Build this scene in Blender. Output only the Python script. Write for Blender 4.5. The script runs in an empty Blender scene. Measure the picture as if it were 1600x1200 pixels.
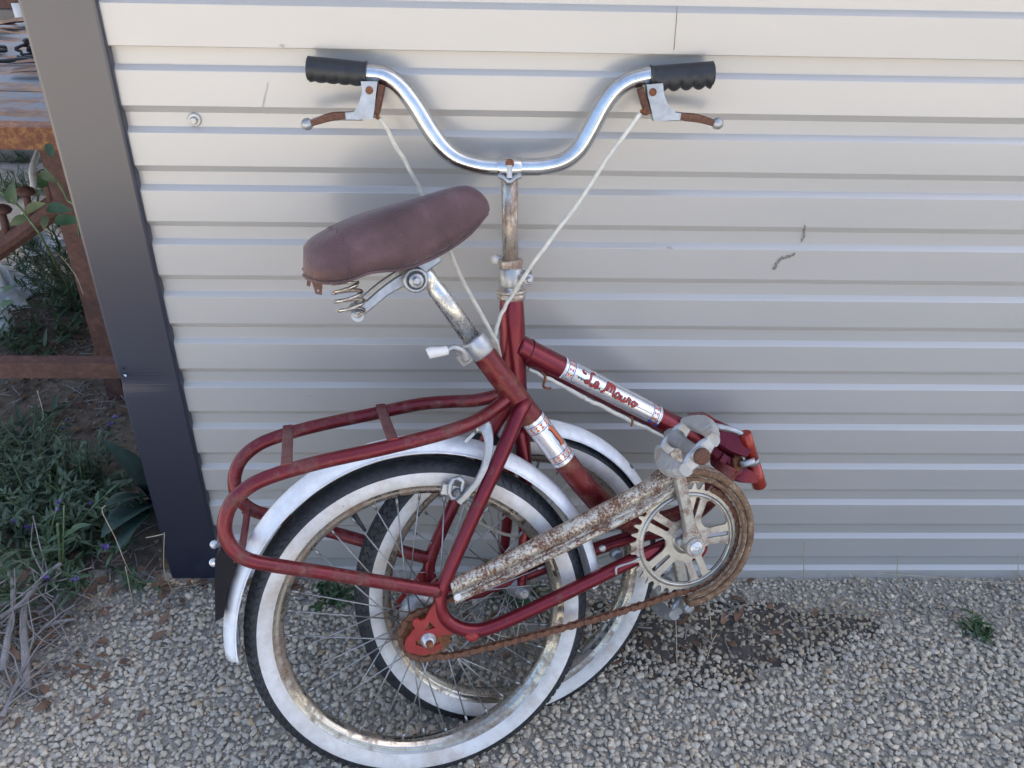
import bpy, bmesh, math, random
import numpy as np
from mathutils import Vector, Matrix, Euler

rnd = random.Random(7)
scene = bpy.context.scene
COL = scene.collection
rad = math.radians

# ------------------------------------------------------------------ camera
cam_data = bpy.data.cameras.new('camera')
cam_data.sensor_width = 36.0
cam_data.lens = 30.375
cam_data.clip_start = 0.02
cam_data.clip_end = 800.0
cam = bpy.data.objects.new('camera', cam_data)
COL.objects.link(cam)
cam.location = (0.0, -1.23213, 1.24325)
cam.rotation_euler = (0.99997, -0.02038, -0.02422)
scene.camera = cam

# ------------------------------------------------------------------ sky, sun, exposure
SUN_EL, SUN_AZ = rad(45), rad(49)          # behind the shed, to the right
world = bpy.data.worlds.new('World')
scene.world = world
world.use_nodes = True
wn = world.node_tree
bg = wn.nodes['Background']
sky = wn.nodes.new('ShaderNodeTexSky')
sky.sky_type = 'NISHITA'
sky.sun_disc = False
sky.sun_elevation = SUN_EL
sky.sun_rotation = SUN_AZ
sky.air_density = 0.85
sky.dust_density = 5.0
sky.ozone_density = 0.7
wn.links.new(sky.outputs[0], bg.inputs[0])
bg.inputs[1].default_value = 0.102
sun_data = bpy.data.lights.new('sun', 'SUN')
sun_data.energy = 5.0
sun_data.angle = rad(0.53)
sun_data.color = (1.0, 0.93, 0.82)
sun = bpy.data.objects.new('sun', sun_data)
COL.objects.link(sun)
sun_dir = Vector((math.sin(SUN_AZ) * math.cos(SUN_EL), math.cos(SUN_AZ) * math.cos(SUN_EL), math.sin(SUN_EL)))
sun.rotation_euler = sun_dir.to_track_quat('Z', 'Y').to_euler()
sun.location = (3, 6, 6)
scene.view_settings.view_transform = 'Standard'
scene.view_settings.look = 'None'
scene.view_settings.gamma = 1.0
scene.view_settings.use_curve_mapping = False
scene.view_settings.exposure = 2.52
scene.render.engine = 'CYCLES'
scene.cycles.max_bounces = 8
scene.cycles.use_denoising = True

# ------------------------------------------------------------------ material helpers
def new_mat(name):
    m = bpy.data.materials.new(name)
    m.use_nodes = True
    nt = m.node_tree
    return m, nt, nt.nodes['Principled BSDF']

def ramp(nt, fac, stops, interp='LINEAR'):
    r = nt.nodes.new('ShaderNodeValToRGB')
    r.color_ramp.interpolation = interp
    els = r.color_ramp.elements
    while len(els) < len(stops):
        els.new(0.5)
    for e, (p, c) in zip(els, stops):
        e.position = p
        e.color = (c[0], c[1], c[2], 1) if hasattr(c, '__len__') else (c, c, c, 1)
    nt.links.new(fac, r.inputs[0])
    return r.outputs[0]

def noise(nt, scale, detail=4, rough=0.6, vec=None, stretch=None, distort=0.0):
    n = nt.nodes.new('ShaderNodeTexNoise')
    n.inputs['Scale'].default_value = scale
    n.inputs['Detail'].default_value = detail
    n.inputs['Roughness'].default_value = rough
    n.inputs['Distortion'].default_value = distort
    if vec is None:
        vec = nt.nodes.new('ShaderNodeTexCoord').outputs['Object']
    if stretch:
        mp = nt.nodes.new('ShaderNodeMapping')
        mp.inputs['Scale'].default_value = stretch
        nt.links.new(vec, mp.inputs[0])
        vec = mp.outputs[0]
    nt.links.new(vec, n.inputs['Vector'])
    return n.outputs['Fac']

def mix(nt, fac, a, b):
    m = nt.nodes.new('ShaderNodeMix')
    m.data_type = 'RGBA'
    if hasattr(fac, 'links'):
        nt.links.new(fac, m.inputs[0])
    else:
        m.inputs[0].default_value = fac
    for s, v in ((m.inputs[6], a), (m.inputs[7], b)):
        if hasattr(v, 'links'):
            nt.links.new(v, s)
        else:
            s.default_value = (*v, 1)
    return m.outputs[2]

def mathn(nt, op, a, b=None):
    m = nt.nodes.new('ShaderNodeMath')
    m.operation = op
    for i, v in enumerate((a, b)):
        if v is None:
            continue
        if hasattr(v, 'links'):
            nt.links.new(v, m.inputs[i])
        else:
            m.inputs[i].default_value = v
    return m.outputs[0]

def bump(nt, bsdf, height, strength=0.3, dist=0.002):
    b = nt.nodes.new('ShaderNodeBump')
    b.inputs['Strength'].default_value = strength
    b.inputs['Distance'].default_value = dist
    nt.links.new(height, b.inputs['Height'])
    nt.links.new(b.outputs[0], bsdf.inputs['Normal'])

def setv(bsdf, **kw):
    names = dict(rough='Roughness', metal='Metallic', spec='Specular IOR Level', coat='Coat Weight', coat_rough='Coat Roughness', sub='Subsurface Weight', sheen='Sheen Weight')
    for k, v in kw.items():
        s = bsdf.inputs[names[k]]
        if hasattr(v, 'links'):
            bsdf.id_data.links.new(v, s)
        else:
            s.default_value = v

def plain(name, col, rough=0.5, metal=0.0, var=0.15, scale=60, bmp=0.1, **kw):
    m, nt, b = new_mat(name)
    n = noise(nt, scale)
    lo = tuple(c * (1 - var) for c in col)
    hi = tuple(min(1, c * (1 + var)) for c in col)
    nt.links.new(ramp(nt, n, [(0.3, lo), (0.7, hi)]), b.inputs['Base Color'])
    setv(b, rough=rough, metal=metal, **kw)
    if bmp:
        bump(nt, b, noise(nt, scale * 3), bmp, 0.001)
    return m

RUST = [(0.25, (0.05, 0.016, 0.008)), (0.5, (0.17, 0.058, 0.02)), (0.72, (0.34, 0.14, 0.045))]

def rusty(name, base, rough, metal, amount=0.5, scale=25, soft=0.06, rust=RUST, fine=0.5, coat=0.0, stretch=None):
    """base coat or plating broken by rust; amount 0..1 is how much has rusted"""
    m, nt, b = new_mat(name)
    n1 = noise(nt, scale, 6, 0.65, stretch=stretch)
    n2 = noise(nt, scale * 7, 5, 0.7)
    v = mathn(nt, 'ADD', mathn(nt, 'MULTIPLY', n1, 1 - fine * 0.5), mathn(nt, 'MULTIPLY', n2, fine * 0.5))
    t = 0.70 - 0.4 * amount
    msk = ramp(nt, v, [(max(0, t - soft), 0.0), (t + soft, 1.0)])
    rc = ramp(nt, noise(nt, scale * 4, 6, 0.7), rust)
    bc = ramp(nt, noise(nt, scale * 1.7), [(0.3, tuple(c * 0.86 for c in base)), (0.7, tuple(min(1, c * 1.1) for c in base))])
    nt.links.new(mix(nt, msk, bc, rc), b.inputs['Base Color'])
    setv(b, metal=mathn(nt, 'MULTIPLY', mathn(nt, 'SUBTRACT', 1.0, msk), metal),
         rough=mathn(nt, 'ADD', mathn(nt, 'MULTIPLY', msk, 0.75 - rough), rough))
    if coat:
        setv(b, coat=mathn(nt, 'MULTIPLY', mathn(nt, 'SUBTRACT', 1.0, msk), coat), coat_rough=0.2)
    bump(nt, b, mathn(nt, 'ADD', mathn(nt, 'MULTIPLY', msk, 0.6), mathn(nt, 'MULTIPLY', n2, 0.5)), 0.25, 0.0008)
    return m

M = {}
# painted steel cladding: warm off-white, satin
def cladding_mat():
    m, nt, b = new_mat('cladding_paint')
    n = noise(nt, 3.0, 5, 0.6, stretch=(0.5, 1, 2.0))
    c = ramp(nt, n, [(0.3, (0.395, 0.380, 0.355)), (0.7, (0.430, 0.412, 0.385))])
    dirt = ramp(nt, noise(nt, 120, 4, 0.7, stretch=(0.4, 1, 1)), [(0.66, 0.0), (0.8, 0.22)])
    nt.links.new(mix(nt, dirt, c, (0.34, 0.31, 0.27)), b.inputs['Base Color'])
    setv(b, rough=0.28, spec=1.0, coat=0.6, coat_rough=0.22)
    bump(nt, b, noise(nt, 11, 3, 0.5, stretch=(0.25, 1, 1.0)), 0.10, 0.003)
    return m
M['cladding'] = cladding_mat()
M['flashing'] = plain('navy_flashing_paint', (0.014, 0.018, 0.036), 0.28, 0, 0.12, 6, 0.03, spec=0.9)
M['red'] = rusty('candy_red_paint', (0.160, 0.007, 0.018), 0.33, 0.62, 0.15, 40, 0.04, coat=0.3, rust=[(0.25, (0.03, 0.012, 0.012)), (0.6, (0.12, 0.04, 0.03)), (0.8, (0.22, 0.10, 0.06))])
M['red_worn'] = rusty('worn_red_paint', (0.135, 0.011, 0.014), 0.38, 0.55, 0.32, 30, 0.10, coat=0.15, rust=[(0.25, (0.09, 0.03, 0.022)), (0.6, (0.22, 0.085, 0.05)), (0.8, (0.30, 0.13, 0.08))])
M['red_rack'] = rusty('mottled_red_rack_paint', (0.150, 0.009, 0.017), 0.38, 0.55, 0.36, 30, 0.07, coat=0.3, rust=[(0.25, (0.05, 0.018, 0.018)), (0.6, (0.16, 0.055, 0.045)), (0.8, (0.26, 0.13, 0.075))])
M['red_bright'] = rusty('bright_red_enamel', (0.33, 0.024, 0.012), 0.30, 0.35, 0.08, 40, 0.04, coat=0.4)
M['red_flat'] = rusty('flat_red_dropout_paint', (0.27, 0.017, 0.016), 0.5, 0.0, 0.18, 40, 0.06)
M['chrome'] = rusty('pitted_chrome', (0.62, 0.62, 0.60), 0.15, 1.0, 0.13, 34, 0.05, fine=0.8)
M['chrome_pitted'] = rusty('mottled_seat_post_chrome', (0.60, 0.60, 0.58), 0.27, 1.0, 0.22, 55, 0.12, fine=0.9, rust=[(0.25, (0.10, 0.085, 0.07)), (0.55, (0.22, 0.17, 0.12)), (0.75, (0.36, 0.25, 0.15))])
M['chrome_rust'] = rusty('rust_bloomed_chrome', (0.62, 0.58, 0.50), 0.25, 1.0, 0.42, 18, 0.10, stretch=(2, 2, 0.6))
M['rim'] = rusty('rusty_rim_chrome', (0.47, 0.435, 0.37), 0.22, 1.0, 0.38, 12, 0.08, fine=0.7, rust=[(0.25, (0.045, 0.02, 0.012)), (0.55, (0.13, 0.065, 0.032)), (0.75, (0.26, 0.155, 0.08))])
M['guard'] = rusty('rusted_chainguard', (0.58, 0.53, 0.43), 0.30, 0.7, 0.50, 44, 0.05, fine=1.0, rust=[(0.25, (0.045, 0.016, 0.010)), (0.55, (0.13, 0.048, 0.022)), (0.75, (0.34, 0.19, 0.08))])
M['guard_rim'] = rusty('rusted_chainguard_rim', (0.60, 0.48, 0.32), 0.4, 0.6, 0.85, 34, 0.10, fine=0.8, rust=[(0.25, (0.055, 0.026, 0.015)), (0.5, (0.15, 0.078, 0.040)), (0.72, (0.32, 0.22, 0.13))])
M['ring'] = rusty('dull_chainring_plating', (0.46, 0.45, 0.41), 0.34, 0.85, 0.26, 40, 0.10)
M['crank'] = rusty('speckled_crank_plating', (0.44, 0.43, 0.39), 0.42, 0.75, 0.36, 60, 0.06, fine=0.8)
M['alloy'] = plain('dull_cast_alloy', (0.41, 0.415, 0.42), 0.42, 0.75, 0.2, 70, 0.2)
M['pedal_grey'] = rusty('weathered_grey_pedal', (0.42, 0.41, 0.385), 0.55, 0.3, 0.18, 30, 0.08, rust=[(0.25, (0.16, 0.08, 0.04)), (0.5, (0.32, 0.18, 0.09)), (0.72, (0.45, 0.30, 0.17))])
M['alloy_dark'] = plain('dark_oily_steel', (0.16, 0.16, 0.16), 0.5, 0.6, 0.3, 60, 0.2)
M['steel'] = plain('spoke_steel', (0.34, 0.34, 0.34), 0.40, 0.85, 0.2, 90, 0.05)
M['chain'] = rusty('rusted_chain', (0.10, 0.06, 0.045), 0.6, 0.5, 0.85, 60, 0.1, rust=[(0.25, (0.045, 0.02, 0.012)), (0.5, (0.15, 0.06, 0.03)), (0.75, (0.27, 0.12, 0.055))])
M['rust'] = rusty('solid_rust', (0.14, 0.05, 0.025), 0.8, 0.1, 0.9, 30, 0.1)
M['rust_dark'] = rusty('dark_brown_rust', (0.10, 0.045, 0.03), 0.7, 0.15, 0.9, 50, 0.1, rust=[(0.25, (0.05, 0.020, 0.012)), (0.5, (0.115, 0.045, 0.024)), (0.75, (0.20, 0.10, 0.055))])
M['white_paint'] = rusty('chipped_white_enamel', (0.80, 0.81, 0.82), 0.3, 0.0, 0.13, 34, 0.012, fine=0.9, coat=0.3, rust=[(0.25, (0.10, 0.06, 0.04)), (0.5, (0.24, 0.16, 0.09)), (0.72, (0.45, 0.36, 0.24))])
M['white_plastic'] = plain('aged_white_plastic', (0.68, 0.66, 0.62), 0.45, 0, 0.08, 40, 0.08)
M['cable'] = plain('aged_cream_cable_sleeve', (0.60, 0.57, 0.49), 0.5, 0, 0.16, 80, 0.15)
M['rubber'] = plain('black_tyre_rubber', (0.022, 0.024, 0.028), 0.6, 0, 0.35, 70, 0.35)
M['grip'] = plain('black_grip_rubber', (0.020, 0.021, 0.023), 0.48, 0, 0.3, 50, 0.15)
def whitewall_mat():
    m, nt, b = new_mat('cracked_whitewall')
    c = ramp(nt, noise(nt, 26, 5, 0.65), [(0.3, (0.52, 0.49, 0.44)), (0.62, (0.70, 0.68, 0.65))])
    st = ramp(nt, noise(nt, 15, 6, 0.7), [(0.50, 0.0), (0.76, 0.65)])
    c = mix(nt, st, c, (0.42, 0.31, 0.22))
    sp = ramp(nt, noise(nt, 190, 3, 0.6), [(0.70, 0.0), (0.74, 0.8)])
    nt.links.new(mix(nt, sp, c, (0.12, 0.10, 0.09)), b.inputs['Base Color'])
    setv(b, rough=0.55)
    bump(nt, b, noise(nt, 160), 0.15, 0.0008)
    return m
M['whitewall'] = whitewall_mat()
def vinyl_mat():
    m, nt, b = new_mat('faded_brown_vinyl')
    tc = nt.nodes.new('ShaderNodeTexCoord').outputs['Object']
    c = ramp(nt, noise(nt, 16, 5, 0.6), [(0.3, (0.062, 0.032, 0.032)), (0.55, (0.106, 0.057, 0.060)), (0.75, (0.160, 0.098, 0.098))])
    # sun-bleached orange bloom along the skirt at the back
    s = nt.nodes.new('ShaderNodeSeparateXYZ')
    nt.links.new(tc, s.inputs[0])
    k = mathn(nt, 'ADD', mathn(nt, 'MULTIPLY', s.outputs[0], -6.5), mathn(nt, 'MULTIPLY', s.outputs[2], -9.0))
    k = mathn(nt, 'ADD', mathn(nt, 'ADD', k, 5.72), mathn(nt, 'MULTIPLY', noise(nt, 22, 4, 0.6), 0.9))
    msk = ramp(nt, k, [(0.05, 0.0), (0.75, 0.85)])
    c = mix(nt, msk, c, (0.26, 0.125, 0.068))
    sp = ramp(nt, noise(nt, 260, 2, 0.5), [(0.74, 0.0), (0.78, 0.5)])
    nt.links.new(mix(nt, sp, c, (0.32, 0.27, 0.25)), b.inputs['Base Color'])
    setv(b, rough=0.68, spec=0.35, sheen=0.15)
    v = nt.nodes.new('ShaderNodeTexVoronoi')
    v.inputs['Scale'].default_value = 330
    nt.links.new(tc, v.inputs['Vector'])
    bump(nt, b, mathn(nt, 'ADD', v.outputs['Distance'], mathn(nt, 'MULTIPLY', noise(nt, 45, 4, 0.6), 2.0)), 0.5, 0.0012)
    return m
M['vinyl'] = vinyl_mat()
M['foil'] = plain('silver_foil_decal', (0.70, 0.70, 0.72), 0.25, 0.75, 0.06, 30, 0.05)
M['print_red'] = plain('decal_red_ink', (0.36, 0.030, 0.025), 0.35, 0.1, 0.2, 90, 0.0)
M['print_orange'] = plain('decal_orange_ink', (0.62, 0.13, 0.05), 0.35, 0.1, 0.15, 90, 0.0)
M['print_blue'] = plain('decal_blue_ink', (0.05, 0.075, 0.28), 0.35, 0.1, 0.15, 90, 0.0)
M['print_black'] = plain('decal_black_ink', (0.02, 0.018, 0.022), 0.35, 0.1, 0.15, 90, 0.0)
M['black_plastic'] = plain('black_moulded_plastic', (0.010, 0.009, 0.012), 0.55, 0, 0.2, 40, 0.05, spec=0.2)
M['lens'] = plain('clear_bolt_cap', (0.55, 0.56, 0.58), 0.2, 0.5, 0.1, 40, 0.0)
M['amber'] = plain('amber_reflector', (0.75, 0.24, 0.02), 0.25, 0, 0.1, 40, 0.0)
M['leaf'] = plain('weed_leaf', (0.045, 0.085, 0.038), 0.5, 0, 0.45, 24, 0.1)
M['leaf_grey'] = plain('grey_green_leaf', (0.055, 0.090, 0.050), 0.6, 0, 0.4, 20, 0.1)
M['leaf_bright'] = plain('bright_weed_leaf', (0.032, 0.072, 0.026), 0.5, 0, 0.35, 24, 0.1)
M['leaf_yellow'] = plain('yellowing_leaf', (0.075, 0.088, 0.022), 0.5, 0, 0.5, 26, 0.1)
M['leaf_big'] = plain('broad_blue_green_leaf', (0.045, 0.085, 0.068), 0.5, 0, 0.35, 40, 0.25)
M['stem'] = plain('green_stem', (0.12, 0.17, 0.07), 0.55, 0, 0.3, 30, 0.1)
M['twig'] = plain('dry_grey_twig', (0.24, 0.215, 0.20), 0.8, 0, 0.35, 40, 0.3)
M['straw'] = plain('dry_straw', (0.42, 0.35, 0.23), 0.7, 0, 0.25, 50, 0.1)
M['dead_leaf'] = plain('dead_leaf', (0.15, 0.085, 0.05), 0.75, 0, 0.5, 30, 0.2)
M['petal'] = plain('purple_petal', (0.15, 0.085, 0.30), 0.5, 0, 0.3, 60, 0.0)
M['bench'] = rusty('weathered_blue_grey_boards', (0.15, 0.175, 0.20), 0.75, 0.0, 0.42, 5, 0.06, stretch=(0.5, 3, 1), rust=[(0.25, (0.06, 0.03, 0.015)), (0.5, (0.20, 0.10, 0.04)), (0.75, (0.36, 0.20, 0.08))])
M['sleeper'] = plain('weathered_grey_sleeper', (0.17, 0.155, 0.14), 0.85, 0, 0.35, 9, 0.4)
M['bench_steel'] = rusty('orange_rusted_angle_iron', (0.20, 0.07, 0.03), 0.7, 0.2, 0.8, 22, 0.1, rust=[(0.25, (0.09, 0.03, 0.016)), (0.5, (0.19, 0.07, 0.03)), (0.75, (0.40, 0.20, 0.06))])
M['brown_steel'] = rusty('brown_rusted_steel', (0.105, 0.052, 0.042), 0.75, 0.1, 0.7, 16, 0.1, rust=[(0.25, (0.06, 0.028, 0.022)), (0.5, (0.125, 0.058, 0.042)), (0.75, (0.19, 0.09, 0.06))])
M['bag'] = plain('white_plastic_sheet', (0.70, 0.73, 0.76), 0.4, 0, 0.1, 12, 0.2)
M['net'] = plain('black_netting', (0.02, 0.021, 0.022), 0.7, 0, 0.3, 40, 0.2)
M['smudge_faint'] = plain('faint_scuff', (0.40, 0.385, 0.36), 0.6, 0, 0.2, 60, 0.1)
M['smudge'] = plain('dried_mud_smear', (0.20, 0.175, 0.15), 0.8, 0, 0.3, 60, 0.2)

# ------------------------------------------------------------------ mesh helpers
class MB:
    def __init__(self):
        self.v, self.f, self.sm = [], [], []
    def add(self, vs, fs, smooth=True):
        o = len(self.v)
        self.v += [tuple(p) for p in vs]
        self.f += [tuple(i + o for i in q) for q in fs]
        self.sm += [smooth] * len(fs)
        return self
    def rings(self, rings, closed=True, cap0=True, cap1=True, loop=False, smooth=True):
        n = len(rings[0]); k = len(rings)
        vs = [p for r in rings for p in r]
        fs = []
        for i in range(k if loop else k - 1):
            a, b = i * n, ((i + 1) % k) * n
            for j in range(n if closed else n - 1):
                j2 = (j + 1) % n
                fs.append((a + j, a + j2, b + j2, b + j))
        self.add(vs, fs, smooth)
        o = len(self.v) - len(vs)
        if cap0 and closed and not loop:
            self.f.append(tuple(o + j for j in reversed(range(n)))); self.sm.append(False)
        if cap1 and closed and not loop:
            self.f.append(tuple(o + (k - 1) * n + j for j in range(n))); self.sm.append(False)
        return self
    def tube(self, pts, r, seg=12, smooth_path=0, loop=False, caps=True, flat=None):
        pts = [Vector(p) for p in pts]
        rr = list(r) if hasattr(r, '__len__') else [r] * len(pts)
        if smooth_path:
            pts, rr = catmull(pts, rr, smooth_path)
        frames = transport(pts)
        rings = []
        for p, q, (t, a, b) in zip(pts, rr, frames):
            ka, kb = flat if flat else (1, 1)
            rings.append([p + (a * math.cos(2 * math.pi * j / seg) * ka + b * math.sin(2 * math.pi * j / seg) * kb) * q for j in range(seg)])
        return self.rings(rings, cap0=caps, cap1=caps, loop=loop)
    def bar(self, pts, n, width, thick, smooth_path=0):
        """flat strip swept in the plane whose normal is n"""
        pts = [Vector(p) for p in pts]
        ww = list(width) if hasattr(width, '__len__') else [width] * len(pts)
        if smooth_path:
            pts, ww = catmull(pts, ww, smooth_path)
        n = Vector(n).normalized()
        rings = []
        for i, p in enumerate(pts):
            t = (pts[min(i + 1, len(pts) - 1)] - pts[max(i - 1, 0)]).normalized()
            s = t.cross(n).normalized() * ww[i] / 2
            h = n * thick / 2
            c = 0.25
            rings.append([p + s * (1 - c) + h, p + s + h * 0.3, p + s - h * 0.3, p + s * (1 - c) - h, p - s * (1 - c) - h, p - s - h * 0.3, p - s + h * 0.3, p - s * (1 - c) + h])
        return self.rings(rings, smooth=False)
    def lathe(self, origin, axis, prof, seg=24, smooth=True, closed_prof=False):
        """prof: list of (distance along axis, radius)"""
        o = Vector(origin); ax = Vector(axis).normalized()
        a = ax.orthogonal().normalized(); b = ax.cross(a)
        rings = [[o + ax * d + (a * math.cos(2 * math.pi * j / seg) + b * math.sin(2 * math.pi * j / seg)) * max(r, 1e-5) for j in range(seg)] for d, r in prof]
        return self.rings(rings, loop=closed_prof, smooth=smooth)
    def cyl(self, p0, p1, r0, r1=None, seg=20, bev=0.0):
        p0, p1 = Vector(p0), Vector(p1)
        L = (p1 - p0).length
        r1 = r0 if r1 is None else r1
        pr = [(0, r0), (L, r1)] if not bev else [(0, r0 - bev), (bev, r0), (L - bev, r1), (L, r1 - bev)]
        return self.lathe(p0, p1 - p0, pr, seg)
    def ball(self, c, r, seg=14, scale=(1, 1, 1)):
        c = Vector(c); k = seg // 2
        rings = []
        for i in range(k + 1):
            th = math.pi * i / k
            rings.append([c + Vector((math.sin(th) * math.cos(2 * math.pi * j / seg) * r * scale[0], math.sin(th) * math.sin(2 * math.pi * j / seg) * r * scale[1], math.cos(th) * r * scale[2])) for j in range(seg)])
        return self.rings(rings)
    def prism(self, poly, n, thick, holes=()):
        """flat plate with outline poly (3-D points in one plane) and thickness along n, centred"""
        bm = bmesh.new()
        n = Vector(n).normalized()
        edges = []
        for loop in (poly, *holes):
            vs = [bm.verts.new(Vector(p) - n * thick / 2) for p in loop]
            edges += [bm.edges.new((vs[i], vs[(i + 1) % len(vs)])) for i in range(len(vs))]
        bmesh.ops.triangle_fill(bm, edges=edges, use_beauty=True)
        r = bmesh.ops.extrude_face_region(bm, geom=list(bm.faces))
        bmesh.ops.translate(bm, verts=[g for g in r['geom'] if isinstance(g, bmesh.types.BMVert)], vec=n * thick)
        bmesh.ops.recalc_face_normals(bm, faces=bm.faces)
        bm.verts.index_update()
        self.add([v.co.copy() for v in bm.verts], [[v.index for v in f.verts] for f in bm.faces], False)
        bm.free()
        return self
    def box(self, c, size, rot=None):
        c = Vector(c); R = rot or Matrix.Identity(3)
        vs = []
        for x in (-1, 1):
            for y in (-1, 1):
                for z in (-1, 1):
                    vs.append(c + R @ Vector((x * size[0] / 2, y * size[1] / 2, z * size[2] / 2)))
        return self.add(vs, [(0, 1, 3, 2), (4, 6, 7, 5), (0, 4, 5, 1), (2, 3, 7, 6), (0, 2, 6, 4), (1, 5, 7, 3)], False)
    def mesh(self, name, mat):
        me = bpy.data.meshes.new(name)
        me.from_pydata(self.v, [], self.f)
        me.polygons.foreach_set('use_smooth', self.sm)
        me.materials.append(mat)
        me.update()
        bm = bmesh.new(); bm.from_mesh(me)
        bmesh.ops.recalc_face_normals(bm, faces=bm.faces)
        bm.to_mesh(me); bm.free()
        return me
    def build(self, name, mat, parent=None, **props):
        return link(name, self.mesh(name, M[mat] if isinstance(mat, str) else mat), parent, **props)

def link(name, data, parent=None, matrix=None, **props):
    o = bpy.data.objects.new(name, data)
    COL.objects.link(o)
    o.parent = parent
    if matrix is not None:
        o.matrix_local = matrix
    for k, v in props.items():
        o[k] = v
    return o

def thing(name, loc, label, category, group=None):
    o = link(name, None, None, label=label, category=category)
    o.location = loc
    o.empty_display_size = 0.1
    if group:
        o['group'] = group
    return o

def catmull(pts, rr, k):
    op, orr = [], []
    n = len(pts)
    for i in range(n - 1):
        p0, p1, p2, p3 = pts[max(i - 1, 0)], pts[i], pts[i + 1], pts[min(i + 2, n - 1)]
        for j in range(k):
            t = j / k
            op.append(0.5 * ((2 * p1) + (p2 - p0) * t + (2 * p0 - 5 * p1 + 4 * p2 - p3) * t * t + (3 * p1 - p0 - 3 * p2 + p3) * t ** 3))
            orr.append(rr[i] + (rr[i + 1] - rr[i]) * t)
    op.append(pts[-1]); orr.append(rr[-1])
    return op, orr

def transport(pts):
    n = len(pts)
    ts = [(pts[min(i + 1, n - 1)] - pts[max(i - 1, 0)]).normalized() for i in range(n)]
    a = ts[0].orthogonal().normalized()
    out = []
    for t in ts:
        a = (a - t * a.dot(t)).normalized()
        out.append((t, a.copy(), t.cross(a)))
    return out

def V(*a):
    return Vector(a[0] if len(a) == 1 else a)

# ================================================================== SETTING
# ------------------------------------------------------------------ ground
def ground_mat():
    m, nt, b = new_mat('gravel_bed')
    v = nt.nodes.new('ShaderNodeTexVoronoi')
    v.inputs['Scale'].default_value = 85
    tc = nt.nodes.new('ShaderNodeTexCoord').outputs['Object']
    nt.links.new(tc, v.inputs['Vector'])
    stone = mix(nt, ramp(nt, noise(nt, 0.9, 5, 0.6), [(0.4, 0.0), (0.62, 1.0)]), (0.42, 0.395, 0.35), (0.45, 0.405, 0.33))
    stone = mix(nt, ramp(nt, v.outputs['Color'], [(0.2, 0.0), (0.8, 0.6)]), stone, (0.33, 0.32, 0.30))
    soil = ramp(nt, noise(nt, 40, 6, 0.7), [(0.3, (0.27, 0.25, 0.21)), (0.7, (0.43, 0.40, 0.345))])
    far = ramp(nt, v.outputs['Distance'], [(0.35, 0.0), (0.6, 1.0)])
    nt.links.new(mix(nt, far, stone, soil), b.inputs['Base Color'])
    setv(b, rough=0.9, spec=0.25)
    bump(nt, b, v.outputs['Distance'], -0.6, 0.006)
    return m
gm = MB()
gx = [-300, -60, -12, -4, -1.6, 1.6, 4, 12, 60, 300]
gy = [-300, -60, -12, -4, -1.0, 0.0, 1.6, 4, 12, 60, 300]
gm.add([(x, y, 0) for y in gy for x in gx], [(j * len(gx) + i, j * len(gx) + i + 1, (j + 1) * len(gx) + i + 1, (j + 1) * len(gx) + i) for j in range(len(gy) - 1) for i in range(len(gx) - 1)])
gm.build('ground', ground_mat(), None, kind='structure')

# ------------------------------------------------------------------ the shed
shed = thing('metal_shed', (0.0, 0.0, 0.0), 'cream ribbed metal shed with a dark navy corner post', 'shed')
X0, X1, SHED_H, SHED_D = -0.545, 12.0, 2.20, 6.0
PITCH, ZLAP = 0.0846, 0.9897
def rib_z(n):
    return ZLAP - PITCH * (n + (0.0404 if n >= 4 else 0) + (0.0404 if n >= 8 else 0) - (0.04 if n < -4 else 0))
def sheet(z_top, z_bot, ribs, y_off, bottom_edge, top_edge):
    """one roll-formed sheet: wide pans stand 5 mm proud of narrow channels"""
    pr = []
    if top_edge is not None:
        pr += top_edge
    for n in ribs:
        z = rib_z(n)
        pr += [(z + 0.0068, -0.0082), (z + 0.0062, -0.0080), (z - 0.0040, -0.0002), (z - 0.0046, 0.0), (z - 0.0236, 0.0), (z - 0.0242, -0.0002), (z - 0.0310, -0.0080), (z - 0.0316, -0.0082)]
    pr += bottom_edge
    mb = MB()
    xs = [X0 + (X1 - X0) * (i / 60) for i in range(61)]
    vs, fs = [], []
    k = len(pr)
    for i, x in enumerate(xs):
        for (z, y) in pr:
            vs.append((x, y + y_off + 0.0012 * math.sin(x * 3.1 + z * 2.0), z))
    for i in range(len(xs) - 1):
        for j in range(k - 1):
            fs.append((i * k + j, i * k + j + 1, (i + 1) * k + j + 1, (i + 1) * k + j))
    mb.add(vs, fs, False)
    return mb
# lower sheet runs up behind the lap
sheet(ZLAP, 0, range(1, 12), 0, [(-0.01, -0.0082)], [(ZLAP + 0.03, 0.0), (ZLAP - 0.0230, 0.0), (ZLAP - 0.0246, -0.0002), (ZLAP - 0.0312, -0.0065), (ZLAP - 0.0322, -0.0067)]).build('cladding_sheet', 'cladding', shed)
# upper sheet hangs over it, its cut edge showing as a thin line
sheet(SHED_H, ZLAP, range(-14, 0), -0.001, [(ZLAP + 0.001, -0.0082), (ZLAP, -0.0074), (ZLAP, -0.0050)], [(SHED_H, -0.0082)]).build('cladding_sheet', 'cladding', shed)
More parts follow.
